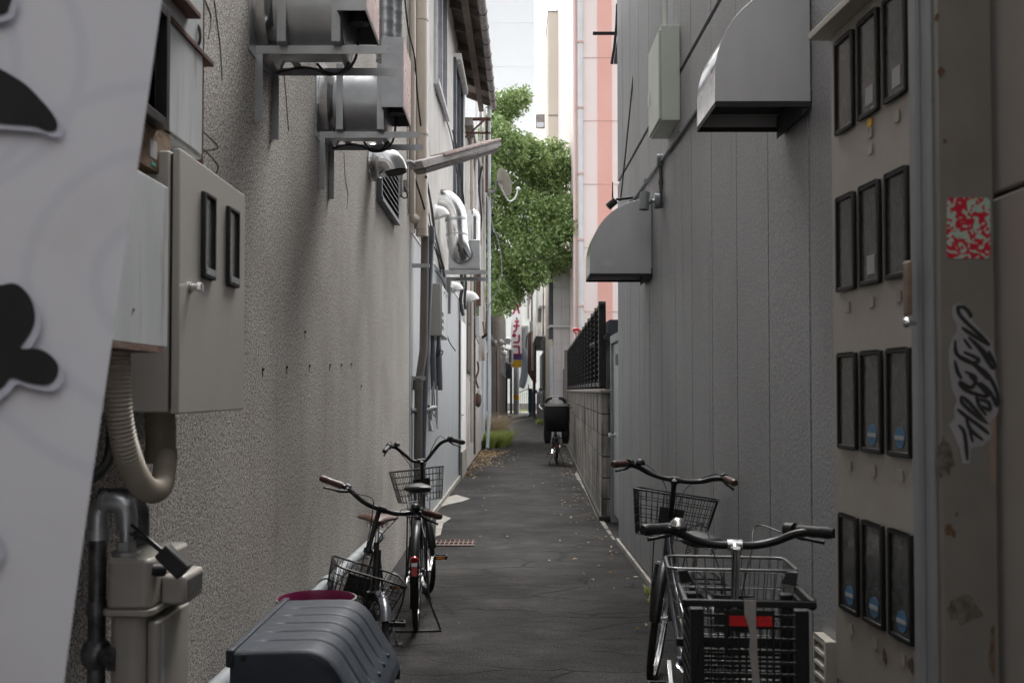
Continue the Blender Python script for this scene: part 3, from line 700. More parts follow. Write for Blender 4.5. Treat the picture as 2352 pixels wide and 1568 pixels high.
frame_window(t, -.80, a.y-.24, a.y, a.z, a.z+.27, dep=.03, wd=.022)
mb = MB(); c = PX(352, 343, -.80); mb.box(-.80, -.799, c.y-.02, c.y+.02, c.z-.02, c.z+.02); mb.build('paper_label', M_['sticker'], t)
mb = MB(); mb.box(-.80, -.7985, c.y-.012, c.y+.012, c.z-.037, c.z-.03); mb.build('green_mark', M_['teal'], t)
# ---- pale box beyond it
q = PX(463, 368, -.80); q2 = PX(405, 80, -.80)
t = thing('pale_meter_box', 'tall pale grey steel box with rusty edges above the beige cabinet', 'box', (-1, q.y, q.z))
mb = MB(); mb.box(-1, -.80, q.y-.50, q.y, q.z, q.z+.52); mb.build('body', M_['boxgrey'], t, bevel=.004)
mb = MB(); mb.box(-.80, -.796, q.y-.49, q.y-.01, q.z+.01, q.z+.51); mb.build('door', M_['boxgrey'], t, bevel=.002)
mb = MB(); mb.box(-1, -.797, q.y+.0005, q.y+.006, q.z-.01, q.z+.53); mb.build('rusty_edge', M_['rust'], t)
# ---- near grey-white box
q = PX(388, 432, -.72); qb = PX(375, 797, -.72)
t = thing('grey_white_box', 'weathered grey white box door with rust along its bottom edge beside the banner', 'box', (-1, q.y, qb.z))
mb = MB(); mb.box(-.99, -.735, q.y-.55, q.y-.005, qb.z+.003, q.z-.003); mb.build('body', M_['boxbeige'], t)
mb = MB(); mb.box(-.735, -.72, q.y-.55, q.y, qb.z, q.z); mb.build('door', M_['boxgrey'], t, bevel=.002)
mb = MB(); mb.box(-.99, -.7185, q.y-.55, q.y-.03, qb.z-.012, qb.z-.0005); mb.build('rusty_bottom_rail', M_['rust'], t)
mb = MB(); c = PX(306, 711, -.72); mb.lathe([(.003, 0), (.003, .002), (0, .002)], axisM(c, (1, 0, 0)), 8); mb.build('rivet', M_['rust'], t)
# ---- beige cabinet
q0 = PX(416, 372, -.75); q1 = PX(563, 452, -.75); qb = PX(403, 947, -.75)
t = thing('beige_cabinet', 'beige steel cabinet with two narrow meter windows and round key lock on the stucco wall', 'cabinet', (-1, 2.5, qb.z))
y0, y1, z0, z1 = q0.y, q1.y, qb.z, q1.z
mb = MB(); mb.box(-1, -.775, y0, y1, z0, z1); mb.build('body', M_['boxbeige'], t, bevel=.004)
mb = MB(); mb.box(-.768, -.75, y0-.004, y1+.004, z0-.004, z1+.004); mb.build('door', M_['boxbeige'], t, bevel=.003)
mb = MB(); mb.box(-.775, -.768, y0+.006, y1-.006, z0+.006, z1-.006); mb.build('gasket', M_['dark'], t)
for (ua, va, ub, vb) in ((462, 438, 498, 645), (519, 472, 552, 662)):
    a = PX(ua, va, -.75); b = PX(ub, vb, -.738); frame_window(t, -.75, a.y, b.y, b.z, a.z, dep=.011, wd=.009)
    mb = MB(); mb.box(-.745, -.737, a.y+.012, b.y-.012, b.z+.008, b.z+.024); mb.build('latch_plate', M_['pipegrey'], t)
mb = MB(); c = PX(436, 660, -.75); mb.lathe([(.012, 0), (.013, .004), (.009, .006), (.009, .02), (.013, .021), (.012, .028), (0, .029)], axisM(c, (1, 0, 0)), 14); mb.build('key_lock', M_['chrome'], t)
mb = MB(); c = PX(472, 668, -.75); mb.box(-.75, -.7493, c.y-.012, c.y+.012, c.z-.008, c.z+.006); mb.build('paper_label', M_['boxgrey'], t)
# ---- corrugated hose and straight pipe
t = thing('corrugated_hose', 'cream corrugated hose looping down from the boxes and up to the beige cabinet', 'hose', (-.85, 2, 1))
pts = smooth_path([P(270, 790, 1.95), P(270, 880, 1.95), P(275, 960, 1.96), P(292, 1040, 1.99), P(320, 1105, 2.06), P(350, 1128, 2.16), P(372, 1110, 2.28), P(380, 1050, 2.38)], 26)
rs = [(.026 if i % 3 else .0225) for i in range(len(pts))]
# resample evenly so that the ribs have one pitch
L = [0]
for a, b in zip(pts[:-1], pts[1:]): L.append(L[-1]+(b-a).length)
def at(s):
    for i in range(len(L)-1):
        if L[i+1] >= s: return pts[i].lerp(pts[i+1], (s-L[i])/max(L[i+1]-L[i], 1e-9))
    return pts[-1]
n = int(L[-1]/.0014); pp = [at(L[-1]*i/n) for i in range(n+1)]
mb = MB(); mb.tube(pp, [.0245+.0022*cos(2*pi*i/6) for i in range(n+1)], 16); mb.build('hose', M_['hose'], t)
mb = MB(); mb.tube([P(370, 1058, 2.45), P(368, 950, 2.45), P(368, 900, 2.45)], .036, 16); mb.tube([P(370, 1062, 2.45), P(369, 1030, 2.45)], .039, 16); mb.tube([P(369, 988, 2.45), P(369, 975, 2.45)], .0375, 16)
mb.build('straight_pipe', M_['hose'], t)
mb = MB(); mb.tube(smooth_path([P(236, 860, 2.3), P(255, 960, 2.32), P(250, 1050, 2.3), P(215, 1095, 2.25), P(150, 1110, 2.2)], 6), .012, 8)
tag(mb.build('thick_black_cable', M_['cable']), 'thick black cable curving behind the cream corrugated hose', 'cable')

# ---- gas meter with pipes
t = thing('gas_meter', 'cream gas meter hanging between grey steel pipes at the lower left', 'gas meter', (-.9, 2.25, .9))
a = P(240, 1285, 2.14); b = P(345, 1400, 2.14)
x0, x1, zt, zm = a.x, b.x, a.z, b.z
mb = MB()
def rbox(mb, x0, x1, y0, y1, z0, z1, r=.02):
    cx, cy = (x0+x1)/2, (y0+y1)/2; pl = rrect((x1-x0)/2, (y1-y0)/2, r)
    mb.prism(pl, lambda a, b, t: (cx+a, cy+b, t), z0, z1, smooth=True)
rbox(mb, x0, x1, 2.14, 2.40, zm, zt); mb.build('upper_body', M_['meter'], t, bevel=.008)
mb = MB(); rbox(mb, x0-.006, x1+.006, 2.134, 2.406, zm-.014, zm); mb.build('flange', M_['meter'], t, bevel=.003)
mb = MB(); rbox(mb, x0+.004, x1-.018, 2.15, 2.39, zm-.30, zm-.014, .025); mb.build('lower_body', M_['meter'], t, bevel=.006)
mb = MB(); rbox(mb, x1-.016, x1+.012, 2.16, 2.37, zm-.30, zm-.03, .012); mb.build('front_cover', M_['meter'], t, bevel=.004)
mb = MB(); a = P(352, 1322, 2.2); b = P(412, 1390, 2.2); mb.box(x1, x1+.055, 2.2, 2.33, b.z, a.z); mb.build('counter_housing', M_['meter'], t, bevel=.008)
mb = MB(); mb.box(x1+.054, x1+.057, 2.215, 2.315, b.z+.015, a.z-.012); mb.build('counter_window', M_['glass'], t)
mb = MB(); mb.box(x1+.013, x1+.0145, 2.17, 2.19, zm-.2, zm-.04); mb.build('paper_tag', M_['sticker'], t)
mb = MB(); mb.tube([P(345, 1308, 2.16), P(378, 1308, 2.18)], .014, 10); mb.build('black_plug', M_['blackp'], t)
mb = MB()
cA = P(290, 1270, 2.2)
mb.lathe([(.03, 0), (.03, .008), (.024, .01)], axisM((cA.x, 2.2, zt), (0, 0, 1)), 16)
mb.lathe([(.022, .008), (.022, .03), (0, .03)], axisM((cA.x, 2.2, zt), (0, 0, 1)), 6)
mb.tube([(cA.x, 2.2, zt+.02), (cA.x, 2.2, zt+.075)], .014, 12)
mb.build('union_nut', M_['galv'], t)
mb = MB(); el = P(300, 1190, 2.2)
mb.tube([(cA.x, 2.2, zt+.055)]+arc((cA.x-.03, 2.2, zt+.085), .03, 0, pi/2, 6, (1, 0, 0), (0, 0, 1))+[(cA.x-.05, 2.2, zt+.115)], .023, 16)
mb.tube([(cA.x-.045, 2.2, zt+.115), (cA.x-.055, 2.2, zt+.115)], .0265, 8)
vx = P(224, 1300, 2.2).x
mb.tube([(cA.x-.05, 2.2, zt+.115)]+arc((vx+.03, 2.2, zt+.085), .03, pi/2, pi, 6, (1, 0, 0), (0, 0, 1))+[(vx, 2.2, zt+.04)], .022, 16)
mb.tube([(vx, 2.2, zt+.06), (vx, 2.2, zt+.035)], .027, 16)
mb.build('elbow', M_['galv'], t)
mb = MB(); mb.tube([(vx, 2.2, zt+.05), (vx, 2.2, .4)], .019, 14)
for zz in (zt-.1, zt-.2, zt-.33): mb.tube([(vx, 2.2, zz), (vx, 2.2, zz-.03)], .0225, 14)
mb.build('riser_pipe', M_['iron'], t)
mb = MB(); zz = P(230, 1500, 2.2).z
mb.ell((vx, 2.2, zz), (.033, .033, .04), 14, 10); mb.tube([(vx, 2.2, zz), (vx+.05, 2.17, zz)], .02, 12); mb.tube([(vx+.045, 2.17, zz), (vx+.065, 2.165, zz)], .029, 6); mb.build('valve', M_['iron'], t)
mb = MB()
vx2 = P(317, 1200, 2.38).x; z2 = P(317, 1155, 2.38).z
mb.tube([(vx2, 2.38, zt), (vx2, 2.38, z2-.03)]+arc((vx2-.04, 2.38, z2-.03), .04, 0, pi/2, 6, (1, 0, 0), (0, 0, 1))+[(-.98, 2.38, z2+.01)], .026, 14); mb.tube([(vx2, 2.38, z2-.09), (vx2, 2.38, z2-.105)], .032, 14)
mb.build('rear_pipe', M_['iron'], t)
tg = thing('black_battery_box', 'small black box dangling on two wires in front of the gas meter', 'box', P(400, 1290, 2.1))
mb = MB(); p0 = P(372, 1262, 2.1); p1 = P(425, 1315, 2.1); mb.bar(p0, p1, .03, .036, (.6, 0, 1)); mb.build('housing', M_['blackp'], tg, bevel=.004)
mb = MB(); mb.tube(smooth_path([P(302, 1205, 2.18), P(340, 1235, 2.12), p0], 5), .0032, 6); mb.tube(smooth_path([P(300, 1225, 2.18), P(335, 1240, 2.12), p0+Vector((0, 0, -.006))], 5), .0032, 6); mb.build('wire', M_['cable'], tg)

# ---- duct fans on brackets
def duct_fan(y, lab):
    t = thing('duct_fan', lab, 'duct fan', (-1.0, y, 2.84), 0, 'duct fans on brackets on the stucco wall')
    for k, yy in enumerate((0, .27)):
        m = MB(); m.box(0, .515, yy, yy+.003, -.032, 0); m.box(0, .515, yy+.003, yy+.032, -.003, 0)
        m.box(0, .003, yy, yy+.03, -.30, -.033); m.box(.003, .03, yy, yy+.003, -.30, -.033)
        m.build('bracket', M_['galv'], t, local=True)
    cy, cz, r = .135, .158, .17
    m = MB(); m.lathe([(.02, .0), (r+.03, .0), (r+.03, .006), (r, .03), (r, .34), (r-.02, .345), (.02, .345)], Matrix.Translation((0, cy, cz)) @ Matrix.Rotation(pi/2, 4, 'Y'), 40)
    m.lathe([(r+.002, .318), (r+.004, .322), (r+.002, .326)], Matrix.Translation((0, cy, cz)) @ Matrix.Rotation(pi/2, 4, 'Y'), 40)
    m.build('fan_drum', M_['galv'], t, local=True)
    m = MB(); m.lathe([(.20, .0), (.20, .05), (.17, .075)], Matrix.Translation((0, cy, cz)) @ Matrix.Rotation(pi/2, 4, 'Y'), 40); m.build('wall_collar', M_['duct'], t, local=True)
    m = MB(); m.box(-.0, .004, -.10, .37, -.05, .40); m.build('wall_plate', M_['galv'], t, local=True)
    for xx in (.095, .305):
        m = MB(); m.box(xx, xx+.034, -.045, -.042, .002, .34); m.box(xx+.031, xx+.034, -.042, -.01, .002, .34); m.box(xx, xx+.034, -.042, .34, .0005, .003)
        m.box(xx+.010, xx+.022, -.0462, -.0449, .05, .075); m.build('strap', M_['galv'], t, local=True)
    m = MB(); x0, x1, y0, y1, z0, z1, th = .335, .445, -.10, .28, .10, .46, .003
    m.box(x0, x1, y0, y0+th, z0, z1); m.box(x0, x1, y1-th, y1, z0, z1); m.box(x0, x0+th, y0+th, y1-th, z0, z1); m.box(x1-th, x1, y0+th, y1-th, z0, z1); m.box(x0+th, x1-th, y0+th, y1-th, z1-th, z1)
    m.build('rain_hood', M_['galv'], t, local=True)
    m = MB(); m.box(x0+.01, x1-.01, y0+.03, y1-.03, z0+.10, z0+.11); m.tube([(.39, .1, z0+.02), (.39, .1, z0+.12)], .04, 12); m.build('grille', M_['dark'], t, local=True)  # near-black plate gives the shade inside the open-bottomed hood
    m = MB(); m.box(x1+.0002, x1+.0015, y0+.01, y1-.01, z0+.01, z1-.01); m.build('pink_reflection', M_['pinkreflect'], t, local=True)
    m = MB(); m.tube(smooth_path([(.02, .27, -.02), (.12, .265, .0), (.2, .2, -.03), (.26, .12, -.075), (.33, .1, -.07), (.37, .14, 0), (.38, .15, .12)], 5), .006, 6); m.tube(smooth_path([(.2, .22, .0), (.24, .2, -.04), (.3, .18, -.05), (.34, .2, .02), (.33, .2, .1)], 5), .006, 6)
    m.build('cable', M_['cable'], t, local=True)
    return t
M_['pinkreflect'] = mat('pink_reflection_steel', (.62, .45, .43), (.55, .40, .38), rough=.3, metal=.4, ns=3, stretch=(1, 14, 1))  # pinkish reflection on the hood's outer face, put into the colour
f1 = duct_fan(3.84, 'nearer galvanised drum fan on angle brackets at the top of the stucco wall')
duct_fan(5.13, 'farther galvanised drum fan on angle brackets lower in the picture beyond the first fan')
# ribs ducts rising behind
for (u, Y, lab) in ((884, 5.35, 'left one of two vertical silver ducts rising behind the farther fan'), (905, 5.6, 'right one of two vertical silver ducts rising behind the farther fan')):
    q = P(u, 60, Y); pts = [(q.x, Y, 3.28+i*.012) for i in range(170)]
    m = MB(); m.tube(pts, [.046 if i % 6 else .05 for i in range(170)], 14); tag(m.build('spiral_duct', M_['galv']), lab, 'duct')
# ---- round elbow hood and louvre
c = PX(851, 372, -1.0)
t = thing('round_vent_hood', 'large round silver vent hood on the stucco wall under the farther fan', 'vent', c)
m = MB(); m.lathe([(.135, 0), (.135, .03), (.125, .045), (.125, .05)], axisM(c, (1, 0, 0)), 32); m.build('collar', M_['duct'], t)
m = MB(); pts = [c+Vector((.04, 0, 0)), c+Vector((.07, 0, 0))]+arc(c+Vector((.07, 0, -.09)), .09, pi/2, 0.15, 8, (1, 0, 0), (0, 0, 1))
m.tube(pts, [.118, .118]+[.117, .116, .115, .113, .112, .11, .108, .106, .105], 28); m.build('hood', M_['duct'], t)
m = MB(); e = pts[-1]; m.lathe([(.096, 0), (0, .0)], axisM(e+Vector((0.003, 0, -.004)), (.15, 0, -1)), 24); m.build('mouth_shade_cap', M_['dark'], t)  # dark disc stands in for the shade inside the open end
t = thing('wall_louvre', 'dark slatted metal louvre set in the stucco wall below the round vent hood', 'louvre', (-1, 7.9, 2.95))
y0, y1, z0, z1 = PX(868, 440, -.99).y, PX(909, 440, -.99).y, 2.93, 3.40
m = MB(); m.box(-1, -.96, y0, y0+.03, z0, z1); m.box(-1, -.96, y1-.03, y1, z0, z1); m.box(-1, -.95, y0-.01, y1+.01, z0-.03, z0); m.box(-1, -.96, y0, y1, z1, z1+.02); m.build('frame', M_['pvcdark'], t)
m = MB()
k = 0
while z0+.04+k*.05 < z1: z = z0+.015+k*.05; m.hexa([(-.998, y0+.03, z+.035), (-.962, y0+.03, z), (-.962, y1-.03, z), (-.998, y1-.03, z+.035)], [(-.998, y0+.03, z+.038), (-.962, y0+.03, z+.004), (-.962, y1-.03, z+.004), (-.998, y1-.03, z+.038)]); k += 1
m.build('slats', M_['galv'], t); m = MB(); m.box(-1.0, -.9985, y0+.03, y1-.03, z0, z1); m.build('backing', M_['dark'], t)

# ---- corner pipes
m = MB(); x, Y = -.905, 9.86
t = thing('cream_downpipe', 'thick cream downpipe running down the corner of the stucco building', 'downpipe', (x, Y, 3))
m.tube([(x, Y, 8), (x, Y, 3.35)], .066, 18); m.tube([(x, Y, 3.37), (x, Y, 3.25)], .075, 18); m.tube([(x, Y, 3.25), (x, Y, 3.1)], .07, 18); m.tube([(x+.01, Y, 3.12), (x+.012, Y, 3.03)], .06, 18)
m.build('pipe', M_['cream2'], t)
m = MB(); m.tube([(x-.02, Y, 3.18), (x-.1, Y-.15, 3.2), (x-.11, Y-.16, 3.28)], [.045, .06, .055], 14); m.tube([(x-.06, Y-.35, 8), (x-.055, Y-.35, 3.6), (x-.06, Y-.3, 3.2)], .032, 12); m.build('branch_pipe', M_['cream2'], t)
for zz in (4.05, 5.2, 6.4):
    m = MB(); m.lathe([(.068, -.012), (.073, -.012), (.073, .012), (.068, .012)], Matrix.Translation((x, Y, zz)), 18); m.box(x-.1, x-.066, Y-.02, Y+.01, zz-.01, zz+.01); m.build('pipe_clamp', M_['cream2'], t)
t = thing('dark_drain_pipes', 'pair of dark grey and brown drain pipes strapped to the corner of the stucco building', 'drain pipe', (-.9, 9.95, 0))
m = MB(); m.tube([(-.87, 9.95, 3.08), (-.885, 9.95, 1.9), (-.93, 9.92, 1.55), (-.94, 9.92, .02)], .042, 14); m.tube([(-.935, 9.92, 1.62), (-.937, 9.92, 1.5)], .052, 14); m.build('brown_pipe', M_['pvcbrown'], t)
m = MB(); m.tube([(-.825, 10.0, 3.15), (-.83, 10.0, 2.9), (-.87, 9.98, 1.9), (-.905, 9.97, .9), (-.91, 9.97, .02)], .043, 14); m.tube([(-.823, 10.0, 3.12), (-.824, 10.0, 2.98)], .05, 14); m.build('blue_grey_pipe', M_['pvcdark'], t)
for zz in (2.74, 1.62):
    m = MB(); m.box(-1.0, -.82 if zz > 2 else -.86, 9.88, 9.9, zz-.02, zz+.02); m.build('strap', M_['galv'], t)
# ---- grey junction box with pipes on building A
q = P(988, 770, 11.5)
t = thing('grey_service_box', 'grey metal service box with dark lagged pipes beneath it on the left wall', 'box', (q.x, 11.5, q.z))
x0 = XL(11.5); x1 = P(1012, 700, 11.5).x; zb = q.z; zt_ = P(1000, 651, 11.5).z
m = MB(); m.box(x0, x1, 11.5, 12.6, zb, zt_); m.build('body', M_['boxbeige'], t, bevel=.004)
m = MB(); m.box(x1+.0005, x1+.015, 11.52, 12.58, zb+.01, zt_-.01)
m.build('door', M_['boxgrey'], t, bevel=.003)
for yy in (11.8, 12.2): 
    m = MB(); m.box(x1+.015, x1+.03, yy, yy+.03, zt_-.1, zt_-.06); m.build('hasp', M_['chrome'], t)
for k in range(3):
    m = MB(); z = zb+.07+k*.08; m.box(x1+.015, x1+.018, 11.56, 11.75, z, z+.045); m.build('vent_slot', M_['dark'], t)
for (xx, yy, r, z2, mt) in ((-.93, 11.7, .035, .95+.56, 'pvcdark'), (-.87, 11.8, .04, 1.5, 'pvcdark')):
    m = MB(); m.tube([(xx, yy, zb+.02), (xx, yy, zb-.25), (xx+.01, yy, z2)], [.02, r, r], 10); m.build('lagged_pipe', M_[mt], t)
m = MB(); m.tube([(-.93, 11.65, 1.55), (-.93, 11.65, 1.25), (-.9, 11.6, 1.2)], .012, 8); m.tube([(-.88, 11.7, 1.55), (-.88, 11.7, 1.1)], .010, 8); m.tube([(-.915, 11.62, 1.6), (-.90, 11.62, 1.3), (-.87, 11.62, 1.05)], .008, 8); m.build('thin_pipe', M_['gcable'], t)
m = MB(); m.tube(arc((-.86, 11.8, 1.95), .05, 0, 2*pi*.98, 16, (0, 1, .3), (.3, 0, 1)), .008, 6); m.tube(arc((-.85, 11.8, 1.93), .04, 0, 2*pi*.98, 16, (.6, 1, .3), (.3, 0, 1)), .008, 6); m.build('cable_coil', M_['cable'], t)
t = thing('water_pipe', 'grey horizontal water pipe with a valve low beside the service box', 'pipe', (-.95, 10.5, 1.3))
m = MB(); m.tube([P(942, 942, 9.8), P(965, 944, 10.0), P(985, 938, 11.2), P(999, 936, 11.6)], .03, 10); m.build('pipe', M_['galv'], t)
m = MB(); c = P(975, 942, 10.3); m.ell(c, (.05, .05, .05)); m.tube([c, c+Vector((.05, 0, .06))], .02, 8); m.build('valve', M_['galv'], t)
m = MB(); c = P(988, 965, 11.0); m.box(c.x-.02, c.x+.02, 11, 11.02, c.z-.12, c.z+.12); m.tube([c, c+Vector((.03, -.05, -.12))], .012, 8); m.build('tap_bracket', M_['galv'], t)

# ---- silver elbow duct fan on building A
Yd = 12.75
t = thing('silver_elbow_duct', 'large silver elbow duct curving from the white wall down into a boxed fan', 'duct', (XL(Yd), Yd, 3.05))
k_ = Yd/2287
m = MB(); pts = smooth_path([P(992, 462, Yd), P(1014, 460, Yd), P(1033, 468, Yd), P(1046, 492, Yd), P(1049, 530, Yd), P(1052, 560, Yd), P(1062, 586, Yd+.12)], 8)
m.tube(pts, .142, 28); m.build('elbow', M_['duct'], t)
m = MB(); m.lathe([(.144, -.02), (.148, 0), (.144, .02)], axisM(P(1050, 540, Yd), (0, 0, 1)), 28); m.lathe([(.144, -.02), (.148, 0), (.144, .02)], axisM(P(1047.5, 505, Yd), (-.1, 0, 1)), 28); m.build('joint_ring', M_['galv'], t)
b0 = P(1034, 616, Yd+.05)
m = MB(); m.box(P(1030, 616, Yd+.1).x, P(1102, 616, Yd+.1).x, Yd+.1, Yd+.75, b0.z, P(1040, 548, Yd).z); m.build('fan_box', M_['galv'], t, bevel=.004)
m = MB(); q = P(1086, 540, Yd+1.0); m.tube([(q.x, q.y, b0.z+.2), (q.x, q.y, P(1086, 500, Yd+1).z)], .105, 20); m.ell((q.x, q.y, P(1086, 500, Yd+1).z), (.105, .105, .12), 20, 10); m.build('second_elbow', M_['duct'], t)
for yy in (Yd, Yd+.8):
    m = MB(); z = P(1060, 620, Yd).z; x1 = P(1118, 620, Yd).x; m.box(XL(yy), x1, yy, yy+.04, z-.05, z); m.box(XL(yy), XL(yy)+.1, yy, yy+.04, z-.5, z-.051); m.build('bracket', M_['galv'], t)
# ---- small vent hoods
for (u, v, Y, s, lab) in ((1003, 488, 12.2, .085, 'small white vent hood under the big silver elbow'), (1043, 660, 15.2, .08, 'white vent hood at mid height between the duct bracket and the shutter'), (1084, 682, 18.6, .12, 'white round vent hood above the cream pipe on the old plaster building')):
    c = P(u, v, Y); c.x = XL(Y)+.003
    t = thing('small_vent_hood', lab, 'vent', c)
    m = MB(); m.lathe([(s*1.1, 0), (s*1.1, .02), (s, .03)], axisM(c, (1, 0, 0)), 20); m.build('flange', M_['white'], t)
    m = MB(); pts = [c+Vector((.01, 0, 0)), c+Vector((s*.6, 0, 0))]+arc(c+Vector((s*.6, 0, -s*.7)), s*.7, pi/2, .2, 6, (1, 0, 0), (0, 0, 1)); m.tube(pts, [s*.95]*2+[s*.93]*7, 18); m.build('hood', M_['white'], t)
# ---- fluorescent lamp on arm
p0 = P(955, 384, 8.9); p1 = P(1135, 333, 9.95)
t = thing('fluorescent_lamp', 'rusty fluorescent lamp fixture tilted out over the alley on a bent arm', 'lamp', p0)
d = (p1-p0).normalized(); up = Vector((0, 0, 1)); sx = d.cross(up).normalized(); uz = sx.cross(d)
def lp(a, b, t_): return p0+d*t_+sx*a+uz*b
prof = [(-.09, -.02), (-.075, .05), (.075, .05), (.09, -.02)]
Ln = (p1-p0).length
m = MB(); m.prism(prof, lp, 0, Ln); m.build('housing', M_['gutter'], t, bevel=.006)
m = MB(); m.prism([(-.095, .035), (-.08, .056), (.08, .056), (.095, .035)], lp, .35, Ln+.02); m.build('rusty_top', M_['redwood'], t, bevel=.004)
m = MB(); m.prism([(-.085, -.021), (.085, -.021), (.045, -.075), (-.045, -.075)], lp, .04, Ln-.04); m.build('lamp_cover', M_['lens'], t, bevel=.012)
m = MB(); m.tube(smooth_path([p0+d*.02, P(938, 372, 8.85), P(924, 392, 8.8), P(920, 420, 8.8), P(922, 440, 8.8)], 6), .018, 10); m.build('arm', M_['gcable'], t)
m = MB(); c = P(920, 420, 8.8); m.box(-1, c.x+.02, 8.76, 8.84, c.z-.12, c.z+.05); m.tube([P(930, 415, 8.9), P(930, 440, 8.9)], .035, 10); m.build('junction_box', M_['gutter'], t)
m = MB(); m.tube(smooth_path([P(928, 430, 8.8), P(936, 450, 8.8), P(926, 455, 8.8), P(918, 440, 8.8)], 5), .006, 6); m.build('wire', M_['cable'], t)

# ---- satellite dish
c = P(1153, 420, 18.9)
t = thing('satellite_dish', 'pale satellite dish on a curved arm fixed to the downpipe in front of the tree', 'satellite dish', c)
Nn = Vector((.80, .38, .35)).normalized(); Mx = axisM(c, Nn)
m = MB(); R = .27
m.lathe([(0, 0), (R*.5, .012), (R*.8, .032), (R, .055), (R*1.01, .06), (R*.99, .058), (R*.8, .037), (R*.5, .017), (0, .005)], Mx, 36); m.build('dish', M_['cream'], t)
m = MB(); m.tube(smooth_path([Vector((-.44, 18.95, P(1118, 438, 18.9).z)), P(1128, 442, 18.95), P(1138, 436, 18.95), P(1141, 415, 18.92), c-Nn*.02], 6), .022, 8); m.box(-.47, -.41, 19.03, 19.08, c.z-.22, c.z-.08); m.build('mount_arm', M_['gcable'], t)
m = MB(); m.tube(smooth_path([P(1152, 425, 18.9), P(1160, 448, 18.95), P(1170, 462, 19.05), P(1182, 456, 19.1), P(1189, 438, 19.15)], 6), .015, 8); m.build('feed_arm', M_['white'], t)
m = MB(); m.ell(P(1190, 434, 19.15), (.045, .045, .04), 12, 8); m.build('receiver', M_['white'], t)
m = MB(); m.tube(smooth_path([P(1138, 440, 19), P(1128, 500, 19), P(1146, 560, 19), P(1152, 610, 19), P(1148, 650, 19), P(1130, 690, 19), P(1117, 712, 19)], 6), .01, 6)
tag(m.build('dish_cable', M_['gcable']), 'grey cable looping down from the satellite dish in front of the tree', 'cable')

# ---- pipes and fittings on the old plaster building
def vpipe(u0, v0, v1, Y, r, mt, lab, u1=None, name='wall_pipe'):
    a = P(u0, v0, Y); b = P(u1 or u0, v1, Y)
    if b.z < .02: b.z = 0
    m = MB(); m.tube([a, b], r, 10)
    for k in range(1, 5):
        z = b.z+(a.z-b.z)*k/5; q = b.lerp(a, k/5); m.lathe([(r*1.02, -.03), (r*1.2, -.03), (r*1.2, .03), (r*1.02, .03)], Matrix.Translation(q), 10)
    return tag(m.build(name, M_[mt]), lab, 'pipe')
vpipe(1083.5, 300, 1016, 19.2, .035, 'cream2', 'cream vertical pipe beside the blue grey pipe on the old plaster building')
vpipe(1090, 627, 1043, 19.6, .022, 'pvcdark', 'thin blue grey vertical pipe next to the cream pipe')
vpipe(1113, 250, 738, 20.5, .026, 'whiterust', 'rust coloured vertical pipe in front of the old plaster building')
vpipe(1110, 830, 995, 20.5, .03, 'bluegrey', 'short white pipe hanging above the grass below the rusty board')
vpipe(1104, 240, 640, 22, .03, 'gutter', 'grey brown vertical pipe behind the rust coloured pipe')
vpipe(1094, 230, 560, 21, .03, 'white', 'white vertical pipe high on the old plaster building')
m = MB(); a = P(1099, 773, 20.8); b = P(1114, 828, 20.8); m.box(a.x, b.x, 20.8, 21.1, b.z, a.z); tag(m.build('rusty_board_box', M_['whiterust'], bevel=.004), 'white box with rust streaks hanging among the pipes above the short pipe', 'box')
m = MB(); a = P(1092, 727, 20); b = P(1102, 773, 20); m.box(a.x, b.x, 20, 20.2, b.z, a.z); tag(m.build('white_switch_box', M_['white'], bevel=.006), 'slim white box mounted beside the blue grey pipe', 'box')
m = MB(); a = P(1094, 628, 21.5); b = P(1104, 702, 21.5); m.box(a.x, b.x, 21.5, 21.6, b.z, a.z); tag(m.build('brown_plank', M_['rust'], bevel=.004), 'red brown plank hanging behind the pipes under the duct bracket', 'plank')
t = thing('rusty_meter', 'rust covered meter with white cap low on the old plaster building', 'meter', P(1098, 915, 21))
m = MB(); m.ell(P(1098, 918, 21), (.075, .1, .16), 12, 8); m.build('body', M_['rust'], t); m = MB(); m.tube([P(1102, 895, 21), P(1103, 905, 21)], .06, 10); m.build('cap', M_['white'], t)
m = MB(); m.tube(smooth_path([P(1099, 892, 21), P(1093, 870, 21), P(1099, 850, 21), P(1097, 830, 21)], 5), .02, 8); m.build('pipe', M_['rust'], t)
t = thing('floodlight', 'dark floodlight tilted upward among the pipes on the left', 'lamp', P(1112, 768, 20.3))
m = MB(); a = P(1107, 776, 20.3); b = P(1126, 762, 20.3); m.bar(a, b, .2, .05, (.3, 0, 1)); m.build('housing', M_['blackp'], t, bevel=.01); m = MB(); m.tube([P(1113, 768, 20.4), P(1110, 740, 20.6)], .02, 6); m.build('bracket', M_['rust'], t)
# tangled cables
random.seed(11)
def cable(pts, r, lab, mt='cable'):
    m = MB(); m.tube(smooth_path([P(*p) for p in pts], 6), r, 5); return tag(m.build('wall_cable', M_[mt]), lab, 'cable')
cable([(930, 0, 8.9), (938, 70, 9), (952, 130, 9.4), (958, 210, 9.6), (967, 290, 9.8), (980, 345, 9.9)], .008, 'black cable wandering down the cream downpipe beside the farther fan')
cable([(950, 400, 9.6), (975, 480, 9.8), (985, 540, 10.5), (1003, 580, 11.2), (1012, 625, 11.8)], .01, 'black cable crossing below the fluorescent lamp towards the silver duct')
cable([(978, 405, 9.8), (992, 480, 10.6), (1000, 540, 11.2), (1012, 590, 11.8), (1020, 635, 12.2)], .012, 'thick twisted black cable hanging beside the big silver elbow')
cable([(1000, 622, 11.5), (1022, 660, 12.5), (1024, 740, 12.6), (1030, 780, 12.6), (1046, 806, 12.6)], .008, 'single loose cable curling on the grey lower wall')
